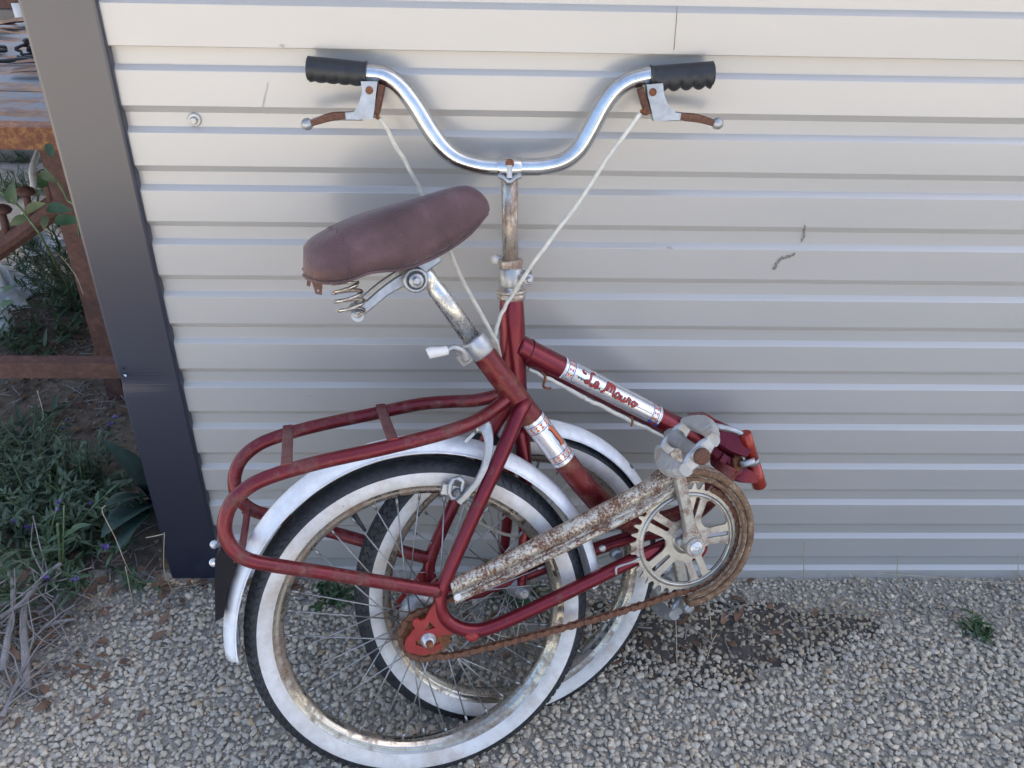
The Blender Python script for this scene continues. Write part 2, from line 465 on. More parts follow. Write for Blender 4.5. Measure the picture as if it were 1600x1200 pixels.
# corner flashing: folded navy sheet with a turned-in lip on its right edge and a return down the side
fp = [(-0.604, 0.14), (-0.604, -0.010), (-0.602, -0.0155), (-0.598, -0.017), (-0.5075, -0.017), (-0.5045, -0.0155), (-0.5030, -0.012), (-0.5030, 0.004)]
mb = MB()
zs = sorted([0.014, 0.020] + [0.05 + i * 0.05 for i in range(43)] + [0.405 + 0.006 * i for i in range(20)] + [SHED_H])
rings = []
for z in zs:
    rr = []
    for i, (x, y) in enumerate(fp):
        d = math.exp(-((z - 0.463) / 0.018) ** 2) * (0.0028 if i in (1, 2, 3) else 0.0)   # knocked-in dent on the outer fold
        rr.append((x + d * 0.6, y + d, z))
    rings.append(rr)
mb.rings(rings, closed=False, smooth=False)
fl = mb.build('corner_flashing', 'flashing', shed, label='dark navy folded corner post, dented on its outer edge')
bm_ = MB()
for k, (p, s) in enumerate([((-0.5889,-0.0180,0.4777), 0.0024), ((-0.5893,-0.0180,0.4900), 0.0018)]):
    bm_.add([V(p) + V(-s, -0.002, s), V(p) + V(s, -0.001, s * 0.4), V(p) + V(s * 0.6, -0.003, -s), V(p) + V(-s * 0.4, 0.001, -s * 1.4)], [(0, 1, 2, 3)], False)
bm_.build('bare_metal_tear', 'chrome', fl)
# the screw in the channel
sc_p = V((-0.4091,0.0000,0.8909))
mb = MB()
mb.lathe(sc_p, (0, -1, 0), [(0, 0.0098), (0.0018, 0.0098), (0.0026, 0.0085), (0.0028, 0.0052), (0.0066, 0.0050), (0.0074, 0.0040)], 12, smooth=False)
mb.build('screw', 'alloy', shed)
# other walls and roof
mb = MB()
mb.box((-0.575, SHED_D / 2 + 0.06, SHED_H / 2), (0.02, SHED_D - 0.1, SHED_H - 0.002))
mb.box((X1 - 0.02, SHED_D / 2 + 0.06, SHED_H / 2), (0.02, SHED_D - 0.1, SHED_H - 0.002))
mb.box(((X0 + X1) / 2, SHED_D, SHED_H / 2), (X1 - X0, 0.02, SHED_H - 0.004))
mb.build('side_wall', 'cladding', shed)
# unseen gable and roof pitch, invented to throw a longer shadow at right
RIDGE = ((X0 + X1) / 2, SHED_H + 2.9)
mb = MB(); mb.prism([(X0, 0.001, SHED_H - 0.004), (RIDGE[0], 0.001, RIDGE[1]), (X1, 0.001, SHED_H - 0.004)], (0, 1, 0), 0.006); mb.build('shadow_gable', 'cladding', shed)
for sx in (X0 - 0.07, X1 + 0.07):
    mb = MB(); mb.bar([(sx, SHED_D / 2 - 0.03, SHED_H - 0.005), (RIDGE[0], SHED_D / 2 - 0.03, RIDGE[1] + 0.016)], (0, 1, 0), 0.02, SHED_D + 0.16); mb.build('roof', 'flashing', shed)
# smears and scratches on the sheet
def smear(pts, w, y=-0.0062, thick=0.0006):
    mb = MB()
    r2 = random.Random(int(abs(pts[0][0]) * 9999))
    P = [V(p) for p in pts]
    P, _ = catmull(P, [1] * len(P), 5)
    ring = []
    for i, p in enumerate(P):
        ww = w * (0.35 + 0.8 * r2.random()) * (0.3 if i in (0, len(P) - 1) else 1)
        j = V(r2.uniform(-1, 1) * w * 0.4, 0, r2.uniform(-1, 1) * w * 0.4)
        t = (P[min(i + 1, len(P) - 1)] - P[max(i - 1, 0)]).normalized()
        s = V(t.z, 0, -t.x) * ww / 2
        ring.append([p + j + s + V(0, -thick, 0), p + j - s + V(0, -thick, 0)])
    mb.rings(ring, closed=False, smooth=False)
    return mb
for pts, w in (([(0.4844,-0.0086,0.7460), (0.4890,-0.0020,0.7287), (0.4885,-0.0022,0.7161)], 0.004),
               ([(0.4779,-0.0086,0.6996), (0.4692,-0.0086,0.6931), (0.4575,-0.0086,0.6908), (0.4536,-0.0086,0.6799), (0.4522,-0.0086,0.6711)], 0.0055),
               ([(-0.2757,-0.0096,0.9947), (-0.2717,-0.0096,0.9924)], 0.003),
               ([(-0.2986,-0.0086,0.9443), (-0.3041,-0.0086,0.9289), (-0.3099,-0.0086,0.9123)], 0.0012),
               ([(-0.3051,-0.0086,0.4299), (-0.2888,-0.0086,0.4325), (-0.2730,-0.0086,0.4287), (-0.2649,-0.0086,0.4118)], 0.0016),
               ([(0.2795,-0.0086,0.7084), (0.2837,-0.0086,0.7063), (0.2864,-0.0086,0.7084)], 0.004)):
    smear(pts, w).build('mud_smear', 'smudge' if pts[0][0] > 0.3 else 'smudge_faint', shed)
sc = MB()
sc.tube([(0.2515,-0.0096,1.0510), (0.2526,-0.0096,1.0352), (0.2539,-0.0096,0.9964)], 0.0004, 5)
sc.build('scratch_line', 'smudge', shed)

# dark fines under the loose stones
mb = MB(); mb.rings([[(-1.25 + 2.55 * i / 20, y, 0.0004) for i in range(21)] for y in (-0.60, -0.45, -0.30, -0.15, -0.001)], closed=False)
M['bed'] = plain('dark_gravel_fines', (0.30, 0.28, 0.24), 0.95, 0, 0.4, 120, 0.6)
mb.build('gravel_bed', 'bed', None, kind='structure')
# damp soil worn through the gravel below the chainring
mb = MB(); N = 40
rs_ = random.Random(8)
rings = []
for k, f in enumerate((0.0001, 0.35, 0.65, 0.85, 1.0)):
    ring = []
    for i in range(N):
        an = 2 * math.pi * i / N
        q = 1 + 0.16 * math.sin(3 * an + 1) + 0.12 * math.sin(7 * an) + 0.06 * math.sin(13 * an + 2)
        ring.append((0.42 + 0.27 * f * q * math.cos(an), max(-0.30, min(-0.02, -0.155 + 0.10 * f * q * math.sin(an))), (0.0022 if f < 0.7 else 0.0008) + 0.0004 * math.sin(an * 5 + k * 2) * (f < 0.7)))
    rings.append(ring)
mb.rings(rings, cap0=False, cap1=False)
M['soil'] = plain('damp_brown_soil', (0.072, 0.063, 0.054), 0.9, 0, 0.5, 90, 0.6)
mb.build('soil_patch', 'soil', None, kind='structure')
# bare earth beside the shed
mb = MB(); rings = []
for j in range(15):
    y = 0.02 + 1.15 * j / 14
    rings.append([(-1.75 + 1.14 * i / 16, y, 0.004 + 0.008 * abs(math.sin(i * 1.9 + j * 1.3) * math.sin(j * 0.8 + i * 0.5)) * (0 < i < 16) * (0 < j < 14) - (0.003 if i in (0, 16) or j in (0, 14) else 0)) for i in range(17)])
mb.rings(rings, closed=False)
M['earth'] = plain('dry_brown_earth', (0.15, 0.118, 0.088), 0.95, 0, 0.45, 45, 0.6)
mb.build('bare_earth', 'earth', None, kind='structure')

# ------------------------------------------------------------------ gravel: one object of loose stones
def ico(sub):
    bm = bmesh.new()
    bmesh.ops.create_icosphere(bm, subdivisions=sub, radius=1.0)
    vs = np.array([v.co[:] for v in bm.verts]); fs = np.array([[v.index for v in f.verts] for f in bm.faces])
    bm.free()
    return vs, fs
def gravel():
    rs = np.random.RandomState(3)
    bv, bf = ico(2)
    pass
    protos = []
    for k in range(14):
        v = bv.copy()
        for _ in range(8):                                   # knock flats off the ball: rounded crushed stone
            d = rs.normal(size=3); d /= np.linalg.norm(d)
            lim = rs.uniform(0.36, 0.70)
            s = v @ d
            v -= np.outer(np.maximum(s - lim, 0) * 0.85, d)
        v *= 1 + rs.normal(size=(len(v), 1)) * 0.025
        v *= np.array([1.0, rs.uniform(0.64, 0.95), rs.uniform(0.50, 0.72)])
        protos.append(v)
    P, S, C = [], [], []
    def dirt(x, y):       # worn hollow where water drips: more soil, fewer stones
        wob = 0.03 * math.sin(x * 17.0) + 0.02 * math.sin(x * 41.0 + 1.0)
        a = math.exp(-(((x - 0.42) / 0.25) ** 2 + ((y + 0.150 + wob) / 0.075) ** 2) ** 1.3)
        a *= 0.55 + 0.45 * math.sin(x * 33 + math.sin(y * 60) * 2) * math.sin(y * 47 + 2)
        b = 0.7 * math.exp(-(((x + 0.95) / 0.24) ** 2 + ((y + 0.05) / 0.12) ** 2))
        c = 0.5 * math.exp(-(((x - 0.02) / 0.10) ** 2 + ((y + 0.16) / 0.06) ** 2))
        d = 0.30 * math.exp(-(((x - 0.80) / 0.30) ** 2 + ((y + 0.10) / 0.05) ** 2))
        e = 0.85 * math.exp(-(((x + 0.86) / 0.09) ** 2 + ((y + 0.27) / 0.15) ** 2))
        return min(1.0, a * 1.15 + b + c + d + e)
    def scatter(x0, x1, y0, y1, step, keep, rmean, shade):
        nx, ny = int((x1 - x0) / step), int((y1 - y0) / step)
        for i in range(nx):
            for j in range(ny):
                x = x0 + (i + rs.uniform(-.25, 1.25)) * step
                y = y0 + (j + rs.uniform(-.25, 1.25)) * step
                if y > -0.012 and x > -0.56 or (x > -0.61 and y > -0.012):
                    continue
                dd = dirt(x, y)
                wall_fine = math.exp(-max(0, -0.02 - y) / 0.05) * (1 if x > 0.3 else 0.4)
                if rs.rand() > keep * (1 - 0.34 * dd):
                    continue
                r = rmean * min(1.5, math.exp(rs.normal() * 0.25)) * (1 - 0.20 * dd) * (1 - 0.28 * wall_fine)
                P.append((x, y, r * rs.uniform(0.34, 0.66) - 0.0012 * dd + (0.007 if y > 0 else 0.0))); S.append(r)
                t = rs.rand()
                if t < 0.60: c = np.array([0.500, 0.485, 0.445])
                elif t < 0.82: c = np.array([0.560, 0.520, 0.445])
                elif t < 0.92: c = np.array([0.640, 0.600, 0.520])
                elif t < 0.97: c = np.array([0.400, 0.395, 0.380])
                else: c = np.array([0.470, 0.390, 0.300])
                c = c * np.array([1.09, 1.0, 0.88]) * rs.uniform(0.76, 1.12) * (1 - 0.60 * dd) * shade
                if dd > 0.3: c = c * np.array([1.0, 0.95, 0.88])
                C.append(c)
    scatter(-1.13, 1.16, -0.53, -0.005, 0.0089, 1.0, 0.0065, 1.0)      # top layer
    scatter(-1.13, 1.16, -0.53, -0.005, 0.0088, 0.75, 0.0031, 0.98)     # fines between
    scatter(-1.70, -0.615, -0.02, 1.10, 0.0185, 0.55, 0.0062, 0.46)    # beside the shed, dirtier
    n = len(P)
    nv, nf = len(bv), len(bf)
    verts = np.empty((n, nv, 3)); cols = np.empty((n, nv, 4), dtype=np.float32)
    for i in range(n):
        q = Euler((rs.normal() * 0.35, rs.normal() * 0.35, rs.uniform(0, 6.283))).to_matrix()
        verts[i] = (protos[rs.randint(14)] * S[i]) @ np.array(q).T + np.array(P[i])
        cols[i, :, :3] = C[i]; cols[i, :, 3] = 1
    faces = (bf[None] + (np.arange(n) * nv)[:, None, None]).reshape(-1, 3)
    me = bpy.data.meshes.new('gravel')
    me.vertices.add(n * nv); me.vertices.foreach_set('co', verts.reshape(-1))
    me.loops.add(n * nf * 3); me.loops.foreach_set('vertex_index', faces.reshape(-1).astype(np.int32))
    me.polygons.add(n * nf)
    me.polygons.foreach_set('loop_start', np.arange(n * nf, dtype=np.int32) * 3)
    me.polygons.foreach_set('use_smooth', np.ones(n * nf, dtype=bool))
    ca = me.color_attributes.new('stone', 'FLOAT_COLOR', 'POINT')
    ca.data.foreach_set('color', cols.reshape(-1))
    me.update(); me.validate()
    m, nt, b = new_mat('gravel_stone')
    at = nt.nodes.new('ShaderNodeAttribute'); at.attribute_name = 'stone'
    nz = ramp(nt, noise(nt, 330, 4, 0.7), [(0.3, (0.70, 0.70, 0.70)), (0.7, (1.1, 1.1, 1.1))])
    mm = nt.nodes.new('ShaderNodeMix'); mm.data_type = 'RGBA'; mm.blend_type = 'MULTIPLY'
    mm.inputs[0].default_value = 1.0
    nt.links.new(at.outputs['Color'], mm.inputs[6]); nt.links.new(nz, mm.inputs[7])
    nt.links.new(mm.outputs[2], b.inputs['Base Color'])
    setv(b, rough=0.8, spec=0.3)
    bump(nt, b, noise(nt, 700, 3, 0.6), 0.3, 0.0006)
    me.materials.append(m)
    return link('gravel', me, None, label='loose grey and tan gravel covering the ground along the shed', category='gravel', kind='stuff')
gravel()

# ================================================================== THE FOLDED BICYCLE
bike = thing('folding_bicycle', (-0.074, -0.410, 0.0), 'rusty dark red folding bicycle, folded in half and leaning on the shed', 'bicycle')
# frames of the two halves (relative to the bicycle's base): in-plane horizontal, in-plane up, away from the viewer's side
RO, RU, RV, RN = V(-0.0002, 0.0001, 0), V(0.9763, 0.21644, 0), V(-0.07118, 0.32107, 0.94438), V(-0.2044, 0.92199, -0.32887)
FO, FU, FV, FN = V(0.1441, 0.1099, -0.018), V(0.95387, 0.30021, 0), V(-0.09277, 0.29476, 0.95106), V(-0.28551, 0.90719, -0.30902)
HU, HV, HN = V(1, 0, 0), V(0, 0.22495, 0.97437), V(0, 0.97437, -0.22495)
def frame_matrix(c, u, v, n):
    m = Matrix.Identity(4)
    for i in range(3):
        m[i][0], m[i][1], m[i][2], m[i][3] = u[i], v[i], -n[i], c[i]
    return m
WR, WF = 0.256, 0.254
RC, FC = RO + RV * WR, FO + FV * WF
RM, FM = frame_matrix(RC, RU, RV, RN), frame_matrix(FC, FU, FV, FN)
def rl(u, v, w=0.0):      # rear half: position from hub in metres, w toward the shed
    return RC + RU * u + RV * v + RN * w
def flp(u, v, w=0.0):
    return FC + FU * u + FV * v + FN * w
def mirror_r(p):          # reflect through the rear wheel's plane
    p = V(p); d = (p - RC).dot(RN)
    return p - RN * 2 * d
def mirror_f(p):
    p = V(p); d = (p - FC).dot(FN)
    return p - FN * 2 * d

# ------------------------------------------------------------------ wheels
def ring_mesh(prof, seg=96, loop=False):
    """revolve (radius, z) about local z"""
    mb = MB()
    rings = []
    for i in range(seg):
        a = 2 * math.pi * i / seg
        rings.append([(r * math.cos(a), r * math.sin(a), z) for r, z in prof])
    mb.rings(rings, closed=loop, loop=True)
    return mb
def wheel(mat4, R, label, hub_kind, rim_mat, seed):
    ts, rc = 0.0228, R - 0.0228
    ty = ring_mesh([(rc + ts * math.cos(rad(a)), ts * math.sin(rad(a))) for a in range(-80, 81, 8)])
    # moulded zigzag tread
    nl = 116
    for i in range(nl):
        for side in (-1, 1):
            pts = []
            for k, a in enumerate((8, 24, 38, 52, 66)):
                th = 2 * math.pi * (i + (0.5 if k % 2 else 0.0)) / nl
                r = rc + (ts + 0.0002) * math.cos(rad(a))
                pts.append((r * math.cos(th), r * math.sin(th), side * (ts + 0.0002) * math.sin(rad(a))))
            ty.tube(pts, 0.0014, 4, caps=False)
    for z in (-0.003, 0.003):
        ty.tube([((R + 0.0003) * math.cos(2 * math.pi * i / 90), (R + 0.0003) * math.sin(2 * math.pi * i / 90), z) for i in range(90)], 0.0013, 4, loop=True)
    w = link('wheel', ty.mesh('wheel', M['rubber']), bike, mat4, label=label)
    for s in (1, -1):
        ring_mesh([(rc + (ts + 0.0005) * math.cos(rad(a)), s * (ts + 0.0005) * math.sin(rad(a))) for a in range(77, 150, 6)]).build('whitewall', 'whitewall', w)
    rb = R - 0.0365
    pr = [(rb, -0.0125), (rb + 0.0012, -0.0148), (rb + 0.0004, -0.0166), (rb - 0.0016, -0.0172), (rb - 0.0036, -0.0164), (rb - 0.0050, -0.0146), (rb - 0.0085, -0.0142), (rb - 0.0110, -0.0138), (rb - 0.0128, -0.0120), (rb - 0.0140, -0.0100), (rb - 0.0165, -0.0082), (rb - 0.0180, -0.0045), (rb - 0.0185, 0)]
    pr = pr + [(r, -z) for r, z in reversed(pr[:-1])] + [(rb - 0.006, 0.010), (rb - 0.010, 0), (rb - 0.006, -0.010)]
    ring_mesh(pr, loop=True).build('rim', rim_mat, w)
    hb = MB()
    if hub_kind == 'coaster':
        hb.lathe((0, 0, -0.062), (0, 0, 1), [(0, 0.005), (0.026, 0.005), (0.027, 0.014), (0.031, 0.031), (0.034, 0.032), (0.036, 0.022), (0.060, 0.019), (0.084, 0.021), (0.087, 0.030), (0.090, 0.030), (0.093, 0.016), (0.104, 0.013), (0.104, 0.005), (0.140, 0.005)], 28)
        fz, fr = (-0.029, 0.026), 0.027
    else:
        hb.lathe((0, 0, -0.062), (0, 0, 1), [(0.006, 0.0045), (0.022, 0.0045), (0.023, 0.011), (0.034, 0.012), (0.036, 0.021), (0.039, 0.021), (0.041, 0.011), (0.083, 0.011), (0.085, 0.021), (0.088, 0.021), (0.090, 0.012), (0.101, 0.011), (0.102, 0.0045), (0.124, 0.0045)], 24)
        fz, fr = (-0.025, 0.025), 0.019
    hb.build('hub', 'alloy', w)
    # 36 spokes, laced in crossing pairs; four shared shapes
    meshes = []
    for s in (0, 1):
        for d in (1, -1):
            a0, a1 = 0.0, rad(42) * d
            p0 = V(fr * math.cos(a1), fr * math.sin(a1), fz[s]); p1 = V(rb - 0.019, 0, 0.004 * (1 if s else -1))
            mb = MB(); mb.tube([p0, p1], 0.00115, 5)
            mb.tube([p1 - (p1 - p0).normalized() * 0.012, p1], 0.0021, 6)
            meshes.append(mb.mesh('spoke', M['steel']))
    for i in range(36):
        o = link('spoke', meshes[(i % 2) * 2 + (i // 2) % 2], w)
        o.rotation_euler = (0, 0, 2 * math.pi * (i + 0.3 * seed) / 36)
    v = MB()
    v.tube([((rb - 0.02) * math.cos(seed), (rb - 0.02) * math.sin(seed), 0), ((rb - 0.05) * math.cos(seed), (rb - 0.05) * math.sin(seed), 0.001)], [0.0042, 0.003], 8)
    v.build('valve', 'rubber', w)
    return w
wheel(RM, WR, 'whitewalled rear wheel on the viewer\'s side with rusty rim', 'coaster', 'rim', 2.0)
wheel(FM, WF, 'whitewalled front wheel folded back behind the rear one', 'plain', 'rim', 4.1)

# ------------------------------------------------------------------ mudguards
def mudguard(mat4, a0, a1, rad_fn, half, label, seg=64):
    mb = MB()
    rings = []
    for i in range(seg + 1):
        a = rad(a0 + (a1 - a0) * i / seg)
        r = rad_fn(math.degrees(a))
        e = 1.0
        if i == 0 or i == seg: e = 0.86
        prof = [(-0.0165, -1.0), (-0.0185, -0.985), (-0.0165, -0.93), (-0.010, -0.86), (-0.004, -0.62), (-0.0008, -0.34), (0.0012, -0.10), (0.0012, 0.10), (-0.0008, 0.34), (-0.004, 0.62), (-0.010, 0.86), (-0.0165, 0.93), (-0.0185, 0.985), (-0.0165, 1.0)]
        inner = [(-0.0165, 0.95), (-0.011, 0.83), (-0.0055, 0.60), (-0.0022, 0.32), (-0.001, 0), (-0.0022, -0.32), (-0.0055, -0.60), (-0.011, -0.83), (-0.0165, -0.95)]
        rings.append([((r + dr) * math.cos(a), (r + dr) * math.sin(a), half * z * e) for dr, z in prof + inner])
    mb.rings(rings)
    return link('mudguard', mb.mesh('mudguard', M['white_paint']), bike, mat4, label=label)
rg = mudguard(RM, 181, 3, lambda a: 0.2835 + 0.004 * math.exp(-((a - 95) / 40) ** 2) - 0.004 * max(0, (30 - a) / 30), 0.029, 'white mudguard over the rear wheel with chipped edge')
fg = mudguard(FM, 92, 25, lambda a: 0.267 - 0.004 * max(0, (60 - a) / 40), 0.027, 'white mudguard over the front wheel with scraped paint', 28)
# front mudguard ends: lug and inner bracket
mb = MB(); mb.lathe((0.256 * math.cos(rad(28)), 0.256 * math.sin(rad(28)), 0.022), (0, 0, 1), [(0, 0.0045), (0.006, 0.0045), (0.008, 0.003)], 10)
mb.box((0.250 * math.cos(rad(36)), 0.250 * math.sin(rad(36)), 0.0), (0.03, 0.006, 0.03), Matrix.Rotation(rad(36), 3, 'Z'))
mb.build('mudguard_bracket', 'alloy_dark', fg)
# black tail-reflector housing bolted to the rear end
mb = MB()
poly = [(-0.2877,0.0680,0.4055), (-0.2718,0.0674,0.3941), (-0.2695,0.0620,0.3775), (-0.2822,0.0486,0.3478), (-0.2895,0.0344,0.3124), (-0.3007,0.0303,0.3079), (-0.2981,0.0493,0.3596), (-0.2951,0.0617,0.3924)]
mb.prism(poly, RN, 0.034)
th_ = mb.build('reflector_housing', 'black_plastic', rg)
th_.matrix_local = RM.inverted()
for q in ((-0.2977,0.0548,0.3870), (-0.3041,0.0854,0.3916)):
    mb = MB(); mb.lathe(q, -RN, [(0, 0.0062), (0.003, 0.0062), (0.005, 0.0048), (0.0055, 0.002)], 14)
    o = mb.build('reflector_bolt', 'lens', rg); o.matrix_local = RM.inverted()

# ------------------------------------------------------------------ rear half: frame tubes
seat_path = [(0.0688,0.2255,0.6256), (0.1129,0.2136,0.5648), (0.1559,0.2020,0.5055), (0.1988,0.1927,0.4466), (0.2300,0.1892,0.4053), (0.2622,0.1892,0.3671), (0.3072,0.1927,0.3366), (0.3605,0.2033,0.3271), (0.4088,0.2220,0.3374), (0.4457,0.2443,0.3649), (0.4643,0.2625,0.3922)]
mb = MB(); mb.tube(seat_path, [0.0176] * 4 + [0.0182, 0.0190, 0.0188, 0.018, 0.018, 0.018, 0.018], 24, 6)
seat_tube = mb.build('seat_tube', 'red_worn', bike, label='curved red seat tube sweeping down to the hinge')
BBC = V((0.3951,0.1939,0.2976))
mb = MB(); mb.cyl(BBC - RN * 0.036, BBC + RN * 0.036, 0.0205, bev=0.001)
mb.tube([BBC + RU * -0.012 + RV * 0.012, BBC + RU * 0.0 + RV * 0.045], 0.017, 16)
mb.build('bottom_bracket', 'red', bike)
# near stay: one tube from the seat tube round the drop-out and on to the bottom bracket
stay = [(0.1332,0.2052,0.5529), (0.1199,0.1830,0.5415), (0.0947,0.1473,0.4936), (0.0588,0.1070,0.4242), (0.0263,0.0723,0.3564), (0.0134,0.0583,0.3250), (0.0114,0.0499,0.3028), (0.0195,0.0444,0.2824), (0.0377,0.0429,0.2666), (0.0627,0.0454,0.2582), (0.0917,0.0527,0.2606), (0.1535,0.0756,0.2743), (0.2316,0.1081,0.2924), (0.3126,0.1430,0.3096), (0.3724,0.1711,0.3148)]
rr = [0.0095, 0.0115, 0.0108, 0.0100, 0.0098, 0.0098, 0.0100, 0.0102, 0.0104, 0.0104, 0.0104, 0.0106, 0.0108, 0.0110, 0.0110]
mb = MB(); mb.tube(stay, rr, 18, 6); mb.build('frame_stay', 'red', bike)
mb = MB(); mb.tube([mirror_r(p) for p in stay], rr, 18, 6); mb.build('frame_stay', 'red', bike)
# drop-out plates
drop = [(0.0045,0.0481,0.3140), (-0.0037,0.0427,0.3042), (-0.0101,0.0374,0.2931), (-0.0173,0.0352,0.2915), (-0.0209,0.0360,0.2959), (-0.0263,0.0341,0.2941), (-0.0281,0.0318,0.2888), (-0.0246,0.0304,0.2825), (-0.0310,0.0260,0.2742), (-0.0374,0.0220,0.2669), (-0.0394,0.0186,0.2587), (-0.0377,0.0165,0.2517), (-0.0315,0.0161,0.2467), (-0.0189,0.0170,0.2414), (-0.0071,0.0191,0.2401), (0.0038,0.0225,0.2428), (0.0121,0.0262,0.2480), (0.0112,0.0278,0.2530), (0.0039,0.0256,0.2515), (-0.0034,0.0235,0.2500), (-0.0124,0.0224,0.2526), (-0.0232,0.0214,0.2566), (-0.0240,0.0234,0.2625), (-0.0159,0.0256,0.2638), (-0.0033,0.0283,0.2633), (0.0131,0.0322,0.2641), (0.0259,0.0352,0.2646), (0.0424,0.0388,0.2644), (0.0333,0.0401,0.2738), (0.0224,0.0411,0.2834), (0.0143,0.0439,0.2962)]
hole = [(-0.0039,0.0367,0.2872), (0.0041,0.0349,0.2772), (-0.0112,0.0311,0.2762)]
mb = MB(); mb.prism(drop, RN, 0.005, [hole]); mb.build('dropout', 'red_flat', bike)
mb = MB(); mb.prism([mirror_r(p) for p in drop], RN, 0.005, [[mirror_r(p) for p in hole]]); mb.build('dropout', 'red_flat', bike)
ax = RC - RN * 0.062
mb = MB(); mb.lathe(ax, -RN, [(0, 0.0112), (0.0015, 0.0112), (0.003, 0.0085), (0.010, 0.0080), (0.011, 0.0064)], 6 * 4, smooth=True); mb.build('axle_nut', 'lens', bike)
mb = MB(); mb.lathe(RC - RN * 0.073, -RN, [(0, 0.0052), (0.010, 0.0050), (0.0115, 0.0036)], 14); mb.build('axle_end', 'rust', bike)
mb = MB(); mb.tube([(0.0480,0.0383,0.2596), (0.0573,0.0368,0.2558), (0.0637,0.0430,0.2568)], [0.006, 0.0085, 0.006], 12, 4); mb.build('stay_lug', 'red_flat', bike)
# seat collar and lever
s0, s1 = V((0.0688,0.2255,0.6256)), V((0.0535,0.2294,0.6460))
sd = (s1 - s0).normalized()
mb = MB(); mb.lathe(s0 - sd * 0.006, sd, [(0, 0.0180), (0.002, 0.0192), (0.027, 0.0192), (0.029, 0.0180), (0.029, 0.0135)], 24)
mb.box(V((0.0458,0.2057,0.6269)), (0.016, 0.012, 0.018), Matrix.Rotation(rad(-35), 3, 'Y'))
col_ = mb.build('seat_collar', 'alloy', bike)
mb = MB(); mb.tube([(0.0478,0.1977,0.6276), (0.0427,0.1956,0.6431), (0.0308,0.1913,0.6506), (0.0214,0.1872,0.6479)], [0.006, 0.0048, 0.0044, 0.0042], 10, 5); mb.build('lever_rod', 'alloy', col_)
mb = MB(); mb.tube([(0.0231,0.1878,0.6486), (0.0154,0.1849,0.6483), (0.0002,0.1806,0.6487), (-0.0032,0.1797,0.6482)], [0.0062, 0.0068, 0.0082, 0.0066], 14, 3); mb.build('lever_cap', 'white_plastic', col_)
# seat post
post_top = V((-0.0045,0.2465,0.7298))
pd = (post_top - s1).normalized()
Lp = (post_top - s1).length
mb = MB(); mb.lathe(s1 - pd * 0.01, pd, [(0, 0.0130), (Lp - 0.012, 0.0130), (Lp - 0.009, 0.0122), (Lp + 0.002, 0.0112), (Lp + 0.003, 0.0118), (Lp + 0.018, 0.0118), (Lp + 0.020, 0.010)], 24)
mb.build('seat_post', 'chrome_pitted', bike)
# foil sleeve decal on the seat tube
def sleeve(p0, p1, r, parent, ref, name='decal'):
    p0, p1 = V(p0), V(p1)
    t = (p1 - p0).normalized(); L = (p1 - p0).length
    a = (ref - t * ref.dot(t)).normalized(); b = t.cross(a)
    def at(s, h, lift=0.0):          # s metres along, h metres round from the reference line
        k = h / r
        return p0 + t * s + (a * math.cos(k) + b * math.sin(k)) * (r + lift)
    return at, L
def patch(mb, at, s0, s1, h0, h1, lift, n=6):
    rings = [[at(s, h0 + (h1 - h0) * j / n, lift) for j in range(n + 1)] for s in (s0, s1)]
    mb.rings(rings, closed=False)
def stroke(mb, at, pts, w, lift):
    P = [V(x, y, 0) for x, y in pts]
    if len(P) > 2:
        P, _ = catmull(P, [1] * len(P), 5)
    ring = []
    for i, p in enumerate(P):
        t = (P[min(i + 1, len(P) - 1)] - P[max(i - 1, 0)])
        if t.length < 1e-9: continue
        t.normalize()
        nx = V(-t.y, t.x, 0) * w / 2
        ring.append([at((p + nx).x, (p + nx).y, lift), at((p - nx).x, (p - nx).y, lift)])
    mb.rings(ring, closed=False)
def bands(at, L, parent, h0, h1, s_list):
    blue, red = MB(), MB()
    for s in s_list:
        patch(blue, at, s - 0.0065, s - 0.0055, h0, h1, 0.0007, 16)
        patch(blue, at, s + 0.0055, s + 0.0065, h0, h1, 0.0007, 16)
        h = h0 + 0.002
        k = 0
        while h + 0.008 < h1:
            # bow-tie pair of little triangles
            red.add([at(s - 0.0038, h, 0.0008), at(s - 0.0038, h + 0.006, 0.0008), at(s, h + 0.003, 0.0008)], [(0, 1, 2)], False)
            red.add([at(s + 0.0038, h, 0.0008), at(s, h + 0.003, 0.0008), at(s + 0.0038, h + 0.006, 0.0008)], [(0, 1, 2)], False)
            h += 0.0088
    blue.build('decal_line', 'print_blue', parent)
    red.build('decal_pattern', 'print_orange', parent, kind='stuff')
d0, d1 = V((0.1424,0.2058,0.5245)), V((0.1907,0.1942,0.4575))
at_s0, Ls = sleeve(d0, d1, 0.0181, seat_tube, -RN * 0.75 + V(0, 0, 0.2))
flip = 1.0 if (at_s0(0.03, 0.005) - at_s0(0.03, 0.0)).dot(RU) > 0 else -1.0
def at_s(s, h, lift=0.0): return at_s0(s, h * flip, lift)
mb = MB(); patch(mb, at_s, 0, Ls, -0.024, 0.034, 0.0003, 24)
foil = mb.build('decal', 'foil', seat_tube, label='silver foil decal with one red letter on the seat tube')
bd = MB()
patch(bd, at_s, 0, Ls, -0.024, -0.0226, 0.0006, 2)
bd.build('decal_border', 'white_plastic', seat_tube)
bands(at_s, Ls, seat_tube, -0.021, 0.032, [0.0125, Ls - 0.0125])
for mat_, w_, lf in (('print_black', 0.0090, 0.0006), ('print_orange', 0.0058, 0.0010)):
    mb = MB(); stroke(mb, at_s, [(0.0215, 0.0085), (0.027, 0.0115), (0.040, 0.0120), (0.050, 0.0127), (0.0575, 0.0105)], w_, lf); mb.build('lettering', mat_, seat_tube)

